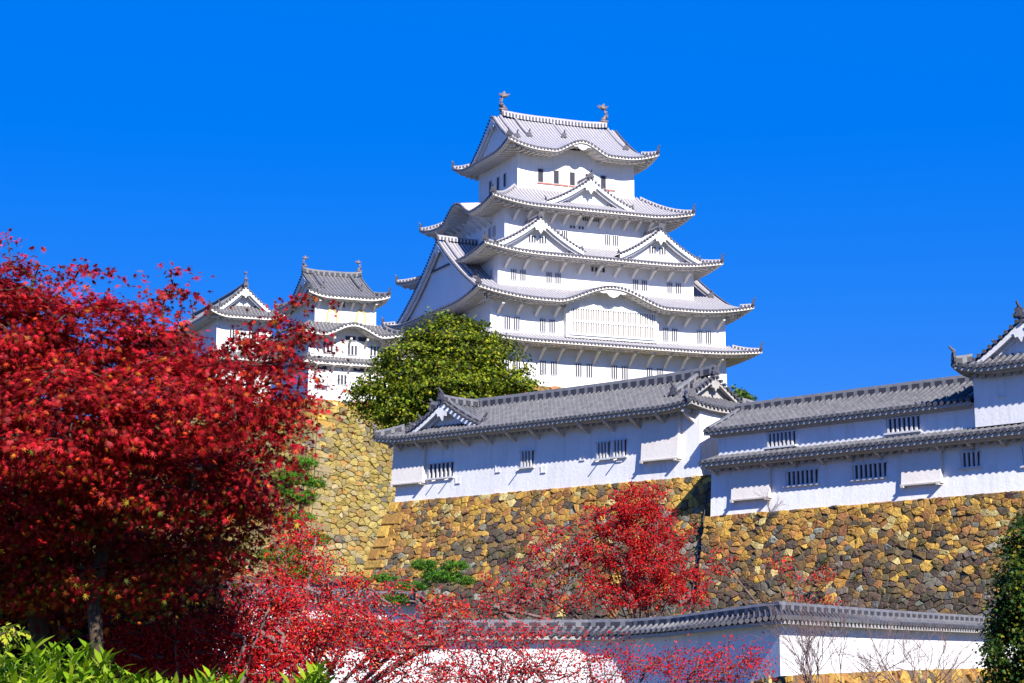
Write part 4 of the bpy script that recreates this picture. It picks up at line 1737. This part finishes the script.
def px_lobes(spec, Y, depth=.8):
    out = []
    for s in spec:
        px, py, rx, ry = s[:4]
        dy = s[4] if len(s) > 4 else 0
        p = at(px, py, Y + dy)
        k = (Y + dy) / F_PX
        out.append((p[0], p[1], p[2], rx * k, max(rx, ry) * k * depth, ry * k))
    return out


def col_pick(rs, n, table):
    w = np.array([t[0] for t in table], float)
    i = rs.choice(len(table), n, p=w / w.sum())
    c = np.array([t[1] for t in table])[i]
    return np.clip(c * rs.uniform(.7, 1.3, (n, 1)), .003, .9)


def broad_tree(name, label, cat, trunk, lobes, ncl, nleaf, spread, size, tmpl, table, seed, r_tip=.012, bark=None, up=.25, flat=.45, group=None,
               low_table=None, zlow=None, segs=4, maxr=.3, nrm_up=.6, out_w=.7, shell=.55, power=.42, leafmat=None, tip_down=.5, cl_var=(.75, 1.25)):
    rs = np.random.default_rng(seed)
    tips, d = lobe_points(lobes, ncl, rs, shell)
    base = np.array(trunk[0])
    k = empty(name, tuple(base), (0, 0, 0), label, cat, group)
    mb = MB()
    skeleton(mb, [np.array(t) - base for t in trunk], [t - base for t in tips], r_tip, up=up, segs=segs, maxr=maxr, power=power)
    mb.build('trunk', [bark or M['bark']], k, True)
    rep = rs.poisson(nleaf, ncl).clip(nleaf // 4, nleaf * 2)
    idx = np.repeat(np.arange(ncl), rep)
    N = len(idx)
    off = rs.normal(size=(N, 3)) * spread
    off[:, 2] *= flat
    # spray droops away from its middle
    off[:, 2] -= .35 * np.linalg.norm(off[:, :2], axis=1)
    pos = tips[idx] - base + off
    nr = rs.normal(size=(N, 3)) * .55 + d[idx] * out_w
    nr[:, 2] += nrm_up
    tipd = rs.normal(size=(N, 3)) * .5 + d[idx] + off / spread * .5
    tipd[:, 2] -= tip_down
    cl = np.repeat(rs.uniform(*cl_var, ncl), rep)[:, None]
    col = col_pick(rs, N, table)
    if low_table is not None:
        z = pos[:, 2] + base[2] + rs.normal(0, .15 * (zlow[1] - zlow[0]), N)
        m = rs.random(N) < np.clip((zlow[1] - z) / (zlow[1] - zlow[0]), 0, 1)
        col[m] = col_pick(rs, int(m.sum()), low_table)
    col = np.clip(col * cl, .003, .9)
    sz = size * rs.uniform(.65, 1.25, N)
    put('crown', leaf_mesh('crown', pos, nr, sz, col, tmpl, [leafmat or M['leaf']], None, tipd), k)
    return k


RED = [(4, (.30, .008, .010)), (3, (.42, .012, .020)), (3, (.14, .006, .007)), (1.2, (.42, .04, .010)), (.5, (.5, .03, .04)), (.5, (.36, .10, .012))]
RED_LOW = [(4, (0.290, 0.012, 0.012)), (2, (0.131, 0.009, 0.009)), (1.6, (0.435, 0.102, 0.014)), (1.2, (0.261, 0.189, 0.017)), (1.3, (0.087, 0.123, 0.014)), (.5, (0.493, 0.246, 0.029))]
Ym = 14.0
maple = px_lobes([(8, 330, 62, 52, -.4), (22, 278, 30, 26, -.1), (12, 245, 9, 17), (45, 262, 14, 14), (75, 290, 24, 20, .1), (90, 268, 9, 10), (98, 335, 60, 46, -.5), (148, 300, 24, 22, .1), (172, 282, 15, 20), (168, 262, 11, 12), (160, 345, 42, 34, -.4), (60, 420, 90, 58, -.9),
                  (165, 400, 72, 48, -.8), (222, 375, 36, 30, -.3), (262, 350, 24, 22, -.1), (290, 345, 16, 26, .1), (294, 380, 16, 22, 0), (262, 400, 30, 26, -.3), (256, 440, 30, 28, -.2), (30, 500, 75, 42, -.2), (128, 480, 75, 40, -.4),
                  (215, 480, 52, 36, 0), (248, 492, 24, 24, .3), (85, 548, 70, 30, .3), (175, 545, 55, 28, .5), (235, 535, 30, 24, .6), (-50, 320, 70, 60), (-60, 430, 90, 80), (-50, 550, 80, 45, .6), (20, 570, 60, 30, .5), (130, 585, 40, 14, .3), (90, 572, 34, 16, -.1), (286, 322, 14, 16, .1), (298, 300, 8, 12, .1), (250, 332, 20, 12, 0)], Ym, .75)
b0 = at(95, 640, Ym)
trunk = [(b0[0], Ym, -.05), (b0[0] - .02, Ym, .7), (b0[0] + .03, Ym + .05, 1.5), (b0[0] - .02, Ym, 2.1), (b0[0] + .05, Ym + .05, 2.6), (b0[0] - .1, Ym, 3.2)]
broad_tree('maple_tree', 'large crimson maple with star-shaped leaves filling the left side', 'tree', trunk, maple, 1050, 72, .135, .037, T_MAPLE, RED, 21, .005, group='red maples',
           low_table=RED_LOW, zlow=(1.9, 2.9), maxr=.05, shell=.82, flat=.2, cl_var=(.45, 1.5))
b1 = at(42, 640, Ym + 1.2)
trunk = [(b1[0], Ym + 1.2, -.05), (b1[0] + .02, Ym + 1.2, 1.2), (b1[0] - .05, Ym + 1.15, 2.2), (b1[0] - .2, Ym + 1.2, 3.0)]
back = px_lobes([(20, 375, 80, 55), (90, 450, 85, 70), (0, 520, 90, 80), (190, 455, 60, 50), (150, 560, 90, 40), (240, 480, 30, 40), (-60, 450, 90, 120), (60, 590, 80, 25)], Ym + 1.4, .5)
broad_tree('maple_tree', 'darker maple stem and crown close behind the large crimson maple', 'tree', trunk, back, 420, 55, .2, .05, T_MAPLE, RED_LOW + [(8, (.13, .005, .01)), (4, (.06, .006, .006))], 22, .006, maxr=.09)

ug = px_lobes([(-20, 600, 70, 40), (60, 590, 70, 45), (130, 600, 65, 45), (175, 590, 40, 35), (80, 660, 120, 30), (20, 640, 60, 40)], 17.5, .5)  # added fill: shade under the maple crown put into near-black leaf colours
ub = at(110, 690, 17.5)
broad_tree('shade_shrub', 'near-black shrub mass added behind the maple trunks, crown shade put into its leaf colour', 'shrub', [(ub[0], 17.5, 0), (ub[0], 17.5, .6), (ub[0], 17.5, 1.2)], ug, 520, 75, .17, .055, T_OVAL,
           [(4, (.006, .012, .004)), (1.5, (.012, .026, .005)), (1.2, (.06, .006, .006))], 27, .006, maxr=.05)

# green broadleaf in front of the keep
GREEN = [(3, (0.106, 0.158, 0.009)), (3, (0.190, 0.227, 0.012)), (2, (0.053, 0.090, 0.006)), (1.5, (0.306, 0.296, 0.016)), (1.2, (0.032, 0.053, 0.006))]
Yg = 152.0
gl = px_lobes([(450, 345, 48, 30), (420, 365, 45, 32, -1), (480, 360, 42, 30), (390, 385, 35, 28), (445, 385, 60, 35, -2), (500, 380, 32, 25), (370, 400, 22, 18), (415, 410, 50, 25, -1), (520, 385, 16, 10), (455, 325, 22, 10), (470, 410, 50, 25), (365, 385, 14, 12), (385, 360, 16, 13), (412, 338, 18, 13), (440, 320, 14, 10), (472, 326, 18, 11), (500, 345, 16, 12), (518, 365, 14, 10), (532, 383, 10, 7), (428, 330, 10, 9), (490, 333, 10, 8)], Yg, .8)
g0 = at(445, 430, Yg)
trunk = [(g0[0], Yg, 13.0), (g0[0] + .1, Yg, 16), (g0[0] - .2, Yg, 18.5), (g0[0] + .3, Yg, 20.5), (g0[0], Yg, 22.5)]
broad_tree('broadleaf_tree', 'dense green and yellow broadleaf tree in front of the white five-storey keep', 'tree', trunk, gl, 900, 48, .45, .21, T_CLUMP, GREEN, 23, .04, maxr=.5, flat=.45, cl_var=(.55, 1.4))

# small tree behind the gable end
Ys = 128.0
sl = px_lobes([(737, 392, 9, 5), (746, 398, 7, 4), (735, 402, 10, 5)], Ys, 1)
s0 = at(738, 420, Ys)
broad_tree('pine_tree', 'tip of a dark green pine showing just past the turret roof end, against the sky', 'tree', [(s0[0], Ys, 9), (s0[0], Ys, 13), (s0[0], Ys, 16.5)], sl, 40, 30, .2, .2, T_CLUMP,
           [(2, (.05, .1, .02)), (1, (.1, .16, .03))], 24, .025)


# sparse red tree before the stone wall
def twiggy(name, label, cat, base, tips_l, ntip, nleaf, spread, size, table, seed, r_tip, tmpl=T_OVAL, group=None, stems=2, hgt=1.0, up=.15, bark=None, flat=.8, lean=(0, 0), maxr=.2, segs=4, leaf_back=.6, shell=.35, thin=None):
    """open crown of fine twigs with loose leaves strung along them"""
    rs = np.random.default_rng(seed)
    tips, d = lobe_points(tips_l, ntip, rs, shell)
    base = np.array(base, float)
    k = empty(name, tuple(base), (0, 0, 0), label, cat, group)
    mb = MB()
    c = np.mean(tips, axis=0) - base
    trunk = [np.zeros(3)] + [np.array([c[0] * t * .3 + lean[0] * t, c[1] * t * .3 + lean[1] * t, hgt * t]) for t in (.35, .7, 1.0)]
    limbs = []
    for l in tips_l:
        for q in range(stems):
            limbs.append(np.array(l[:3]) - base + rs.uniform(-.75, .75, 3) * np.array(l[3:]))
    paths = skeleton(mb, trunk, [t - base for t in tips], r_tip, .45, .05, 4, maxr, segs, up, limbs)
    mb.build('trunk', [bark or M['twig']], k, True)
    if nleaf <= 0:
        return k
    P = []
    for ti, pth in paths:
        m = rs.poisson(nleaf * (thin[1] if thin and pth[-1][0] + base[0] < thin[0] else 1))
        pa = np.array(pth)
        for _ in range(m):
            t = rs.uniform(1 - leaf_back, 1.0) * (len(pa) - 1)
            i = min(int(t), len(pa) - 2)
            P.append(pa[i] + (pa[i + 1] - pa[i]) * (t - i) + rs.normal(0, spread, 3) * np.array([1, 1, flat]))
    pos = np.array(P)
    N = len(pos)
    nr = rs.normal(size=(N, 3))
    nr[:, 2] += .5
    nr[:, 1] -= .5
    tp = rs.normal(size=(N, 3))
    tp[:, 2] -= .8
    put('crown', leaf_mesh('crown', pos, nr, size * rs.uniform(.6, 1.3, N), col_pick(rs, N, table), tmpl, [M['leaf']], None, tp), k)
    return k


SCARLET = [(4, (.44, .008, .013)), (3, (.54, .014, .024)), (2, (.27, .006, .009)), (1.3, (.55, .05, .015))]
Yr = 87.0
mid = px_lobes([(640, 500, 34, 24), (612, 520, 36, 28), (660, 540, 36, 30), (590, 560, 55, 30), (640, 580, 55, 26), (560, 545, 45, 28, .5), (520, 580, 45, 28), (690, 585, 30, 22), (640, 530, 40, 40, -1), (650, 505, 24, 22, -.5), (655, 560, 38, 34, -1), (635, 595, 50, 18, -.5), (545, 600, 50, 16), (500, 600, 40, 18)], Yr, .7)
rb = at(655, 618, Yr)
twiggy('red_tree', 'open scarlet tree fanning out against the brown stone wall, behind the low plaster wall', 'tree', (rb[0], Yr, .6), mid, 900, 34, .15, .105, SCARLET, 31, .010, hgt=1.2, up=.05, maxr=.13, thin=(2.9, .35), group='scarlet trees and shrubs')
Yr2 = 90
mid2 = px_lobes([(800, 575, 35, 14), (820, 600, 30, 12), (780, 560, 25, 14), (720, 560, 25, 25)], Yr2, .7)
rb = at(800, 640, Yr2)
twiggy('red_tree', 'thin small red tree with few leaves against the stone wall, right of the scarlet tree', 'tree', (rb[0], Yr2, .4), mid2, 60, 13, .16, .13, [(3, (.5, .03, .03)), (2, (.36, .03, .02)), (1, (.5, .14, .04))], 32, .01, hgt=2, maxr=.07, group='scarlet trees and shrubs')

# near red shrub with long twigs
Yn = 24.0
nl = px_lobes([(300, 560, 45, 40, .5), (250, 600, 90, 40), (350, 600, 60, 40), (230, 650, 110, 40, -1), (340, 650, 100, 40, -1), (420, 640, 60, 35), (285, 530, 32, 26, 1), (180, 630, 60, 40), (420, 680, 60, 30), (120, 640, 50, 30, -1), (330, 625, 90, 30, -1), (200, 610, 60, 25, -1), (440, 610, 40, 20)], Yn, .7)
nb = at(290, 720, Yn)
twiggy('red_shrub', 'broad twiggy shrub with small red leaves below the maple crown', 'shrub', (nb[0], Yn, 0), nl, 1500, 22, .065, .034, SCARLET + [(1, (.65, .15, .04))], 33, .0035, hgt=.8, up=.05, maxr=.04, group='scarlet trees and shrubs', leaf_back=.8)
Yn3 = 15.4
nl = px_lobes([(130, 650, 45, 26), (190, 640, 50, 30), (240, 625, 40, 28), (260, 660, 50, 28), (170, 670, 60, 20), (285, 600, 24, 20)], Yn3, .6)
nb = at(200, 720, Yn3)
twiggy('red_shrub', 'bright red twiggy shrub directly behind the lime hedge, under the maple', 'shrub', (nb[0], Yn3, 0), nl, 620, 22, .05, .028, SCARLET, 37, .0028, hgt=.8, up=.05, maxr=.025, group='scarlet trees and shrubs', leaf_back=.8)
Yn2 = 30.0
nl = px_lobes([(470, 640, 55, 36), (540, 652, 60, 36), (610, 665, 60, 30), (690, 668, 60, 28), (750, 662, 40, 26), (500, 675, 80, 20)], Yn2, .6)
nb = at(600, 740, Yn2)
twiggy('red_shrub', 'sparse twiggy shrub with scattered red leaves before the white plaster wall', 'shrub', (nb[0], Yn2, 0), nl, 900, 11, .08, .038, SCARLET, 34, .003, hgt=.3, up=.0, maxr=.03, group='scarlet trees and shrubs', leaf_back=.9)
def ramify(name, label, base, stems, length, r0, spread, seed, depth=4, group=None, leaves=None):
    """many-stemmed leafless shrub: stems fan out and fork into fine twigs"""
    rs = np.random.default_rng(seed)
    k = empty(name, tuple(base), (0, 0, 0), label, 'shrub', group)
    mb = MB()

    def grow(p, d, ln, r, lev):
        pts, q, dd = [p], p.copy(), d.copy()
        kids = []
        for i in range(4):
            dd = dd + rs.normal(0, .13, 3) + np.array([0, 0, .05])
            dd /= np.linalg.norm(dd)
            q = q + dd * ln / 4
            pts.append(q)
            if lev < depth and i:
                for _ in range(1 if rs.random() < .75 else 2):
                    kd = dd + rs.normal(0, .42, 3) * np.array([1, .8, .7])
                    kids.append((q, kd / np.linalg.norm(kd)))
        mb.tube(pts, list(np.linspace(r, r * .55, 5)), 4)
        for kp, kd in kids:
            grow(kp, kd, ln * rs.uniform(.5, .75), r * .55, lev + 1)
    for i in range(stems):
        a = rs.uniform(-1, 1) * spread
        d = np.array([math.sin(a), rs.normal(0, .3), math.cos(a)])
        grow(rs.normal(0, .12, 3) * np.array([1, 1, 0]), d / np.linalg.norm(d), length * rs.uniform(.6, 1.1), r0, 1)
    mb.build('stem', [M['twig']], k, True)
    return k


Yb = 52.0
for i, (px, lab) in enumerate(((822, 'leafless brown shrub with fine twigs, left one of two before the white plaster wall'), (912, 'leafless brown shrub with fine twigs, right one of two before the white plaster wall'))):
    nb = at(px, 690, Yb + i)
    ramify('bare_shrub', lab, (nb[0], Yb + i, .35), 11, 1.6, .02, 1.05, 35 + i, 4, 'bare shrubs before the plaster wall')
Yv = 96.0
nb = yw(15.6, -1.9, 8.3)
ramify('bare_shrub', 'tiny leafless shrub growing from the top of the stone wall, against the white turret', nb, 6, .75, .014, .7, 61, 3)


# pines
def pine(name, label, base, trunk, pads, seed, nl=.28, per=900, table=None, group='green pines', maxr=.2):
    rs = np.random.default_rng(seed)
    base = np.array(base, float)
    k = empty(name, tuple(base), (0, 0, 0), label, 'tree', group)
    mb = MB()
    tips = [np.array(p[:3]) - base for p in pads]
    skeleton(mb, [np.array(t) - base for t in trunk], tips, .03, .5, .06, 6, maxr, 4, .1)
    mb.build('trunk', [M['pine_bark']], k, True)
    P, Nn, Tt = [], [], []
    for p in pads:
        n = int(per * p[3] * p[5] * 2)
        d = rs.normal(size=(n, 3))
        d /= np.linalg.norm(d, axis=1, keepdims=True)
        q = np.array(p[:3]) - base + d * np.array([p[3], p[4], p[5]]) * (rs.random((n, 1)) ** .4)
        for c in q:
            m = 9
            P.append(np.repeat(c[None], m, 0))
            t = rs.normal(size=(m, 3))
            t[:, 2] = np.abs(t[:, 2]) * .8 + .3
            Tt.append(t)
            Nn.append(rs.normal(size=(m, 3)))
    P, Nn, Tt = np.concatenate(P), np.concatenate(Nn), np.concatenate(Tt)
    N = len(P)
    put('crown', leaf_mesh('crown', P, Nn, nl * rs.uniform(.7, 1.2, N), col_pick(rs, N, table), T_NEEDLE * np.array([2.2, 1, 1]), [M['needle']], None, Tt), k)


PINE = [(3, (0.051, 0.153, 0.013)), (2, (0.102, 0.229, 0.019)), (2, (0.026, 0.076, 0.013))]
Yp = 86.5


def padlist(spec, Y):
    out = []
    for px, py, rx, ry in spec:
        p = at(px, py, Y)
        k = Y / F_PX
        out.append((p[0], p[1], p[2], rx * k, rx * k * .8, ry * k))
    return out


pb = at(432, 615, Yp)
pine('pine_tree', 'small pruned green pine with a leaning trunk at the foot of the stone wall', (pb[0], Yp, .5), [(pb[0], Yp, .5), (pb[0] - .1, Yp, 2.8), (pb[0] - .5, Yp, 3.8)],
     padlist([(442, 577, 24, 7), (412, 587, 20, 5), (385, 579, 14, 4), (456, 567, 14, 5), (395, 600, 16, 6), (366, 582, 9, 4), (425, 566, 14, 6), (466, 582, 9, 5)], Yp), 41, .17, 420, PINE)
Yp2 = 120.0
pb = at(296, 600, Yp2)
pine('pine_tree', 'bright green pine beside the right edge of the maple, before the tall rampart', (pb[0], Yp2, 2.2), [(pb[0], Yp2, 2.2), (pb[0] + .2, Yp2, 6), (pb[0], Yp2, 9), (pb[0] + .3, Yp2, 12)],
     padlist([(304, 464, 16, 7), (292, 478, 20, 8), (314, 484, 13, 6), (300, 498, 20, 8), (278, 490, 16, 8), (290, 520, 26, 9), (308, 540, 22, 9), (282, 556, 26, 9), (300, 575, 28, 10)], Yp2), 42, .22, 210, [(3, (.06, .18, .012)), (2, (.12, .26, .02)), (1, (.03, .08, .01))], maxr=.16)

# dark evergreen at the right edge
Yc = 24.0
cl = px_lobes([(1030, 540, 26, 30), (1035, 590, 38, 50), (1030, 650, 44, 50), (1070, 560, 50, 70), (1080, 650, 60, 80), (1010, 620, 18, 22), (1005, 665, 20, 22), (1040, 710, 50, 40)], Yc, .9)
cb = at(1060, 700, Yc)
broad_tree('evergreen_tree', 'dark evergreen with yellowed tips at the right edge, before the plaster wall', 'tree', [(cb[0], Yc, 0), (cb[0], Yc, 1.2), (cb[0], Yc, 2.4)], cl, 800, 70, .08, .042, T_CLUMP,
           [(3, (.025, .06, .01)), (2, (.045, .09, .012)), (1.2, (.13, .14, .012)), (.7, (.22, .18, .015))], 25, .006, flat=.8, shell=.7, maxr=.09)


# near hedge of glossy light green leaves
def hedge():
    rs = np.random.default_rng(51)
    base = np.array([-1.95, 8.1, 0.0])
    k = empty('hedge_shrub', tuple(base), (0, 0, 0), 'bright lime green leafy hedge along the bottom left corner', 'hedge')
    P, Nn, Tt, C = [], [], [], []
    mb = MB()
    tops = []
    for i in range(720):
        x = rs.uniform(-1.35, 1.22)
        y = rs.uniform(-.75, .75)
        # top outline falls away to the right
        top = 1.68 - .06 * max(0, (x - .2) / .85) ** 1.2 + .05 * math.sin(x * 5.3 + 1) + .04 * math.sin(x * 11)
        z = top - abs(rs.normal(0, .07)) - (rs.random() < .45) * rs.uniform(.05, .45) - .06 * (y / .7) ** 2
        tops.append((x, y, z))
    for x, y, z in tops:
        c = np.array([x, y, z])
        g = rs.uniform(-.08, .08, 2)
        mb.tube([(x - g[0], y - g[1], max(0, z - .9)), (x - g[0] * .4, y, z - .4), (x, y, z)], [.005, .004, .003], 4)
        m = rs.integers(12, 18)
        for q in range(m):
            a = q * 2.4 + rs.uniform(-.3, .3)
            el = rs.uniform(.35, 1.3)
            t = np.array([math.cos(a) * math.cos(el), math.sin(a) * math.cos(el), math.sin(el)])
            P.append(c - np.array([0, 0, .014 * q * .8]))
            Tt.append(t)
            n = np.array([0, 0, 1.0]) - t * t[2] + rs.normal(0, .12, 3)
            n -= t * (n @ t)
            Nn.append(n)
    P, Nn, Tt = np.array(P), np.array(Nn), np.array(Tt)
    N = len(P)
    mb.build('stem', [M['green_stem']], k)
    put('foliage', leaf_mesh('foliage', P, Nn, .08 * rs.uniform(.6, 1.2, N), col_pick(rs, N, [(3, (.14, .25, .006)), (2, (.22, .33, .01)), (1.3, (.06, .14, .005)), (1, (.28, .34, .02))]), T_LANCE, [M['leaf']], None, Tt), k)


hedge()
Yq = 9.5
ql = px_lobes([(4, 634, 18, 8), (-10, 640, 20, 12)], Yq, 1)
qb = at(0, 660, Yq)
broad_tree('yellow_shrub', 'small yellow-green shrub at the left edge under the maple trunks', 'shrub', [(qb[0], Yq, 0), (qb[0], Yq, .9), (qb[0], Yq, 1.6)], ql, 30, 9, .035, .03, T_OVAL, [(2, (.4, .4, .03)), (2, (.25, .35, .03))], 26, .003, maxr=.015)


def wall_weeds():
    """grass tufts rooted in the joints of the stone walls"""
    rs = np.random.default_rng(71)
    P, Nn, Tt = [], [], []
    for i in range(46):
        a = rs.uniform(-8, 33)
        v = rs.uniform(1.5, 6.2) if a > 11 else rs.uniform(.8, 6.5)
        b, z = (-1.32 - .2 * v - .1, 8.6 - v) if a > 11.2 else (-.28 - .27 * v - .15, 10.4 - v)
        c = np.array(yw(a, b, z))
        m = rs.integers(25, 70)
        r = rs.uniform(.08, .22)
        for _ in range(m):
            P.append(c + rs.normal(0, r, 3) * np.array([1, .6, .7]))
            t = rs.normal(0, .6, 3) + np.array([0, -.3, .6])
            Tt.append(t)
            Nn.append(rs.normal(size=3))
    N = len(P)
    me = leaf_mesh('wall_weeds', np.array(P), np.array(Nn), .12 * rs.uniform(.5, 1.2, N), col_pick(rs, N, [(3, (.06, .11, .01)), (2, (.11, .13, .015)), (1, (.14, .06, .015))]), T_LANCE, [M['leaf']], None, np.array(Tt))
    tag(put('wall_weeds', me), kind='stuff')


wall_weeds()
pp = MB()
pp.tube([yw(10.9, -.98 - .265 * v, 8.6 - v) for v in np.linspace(-1.6, 6, 6)], [.035] * 6, 6)
tag(pp.build('drain_pipe', [M['dark']]), 'thin dark vertical pipe running down the joint between the two stone walls', 'pipe')
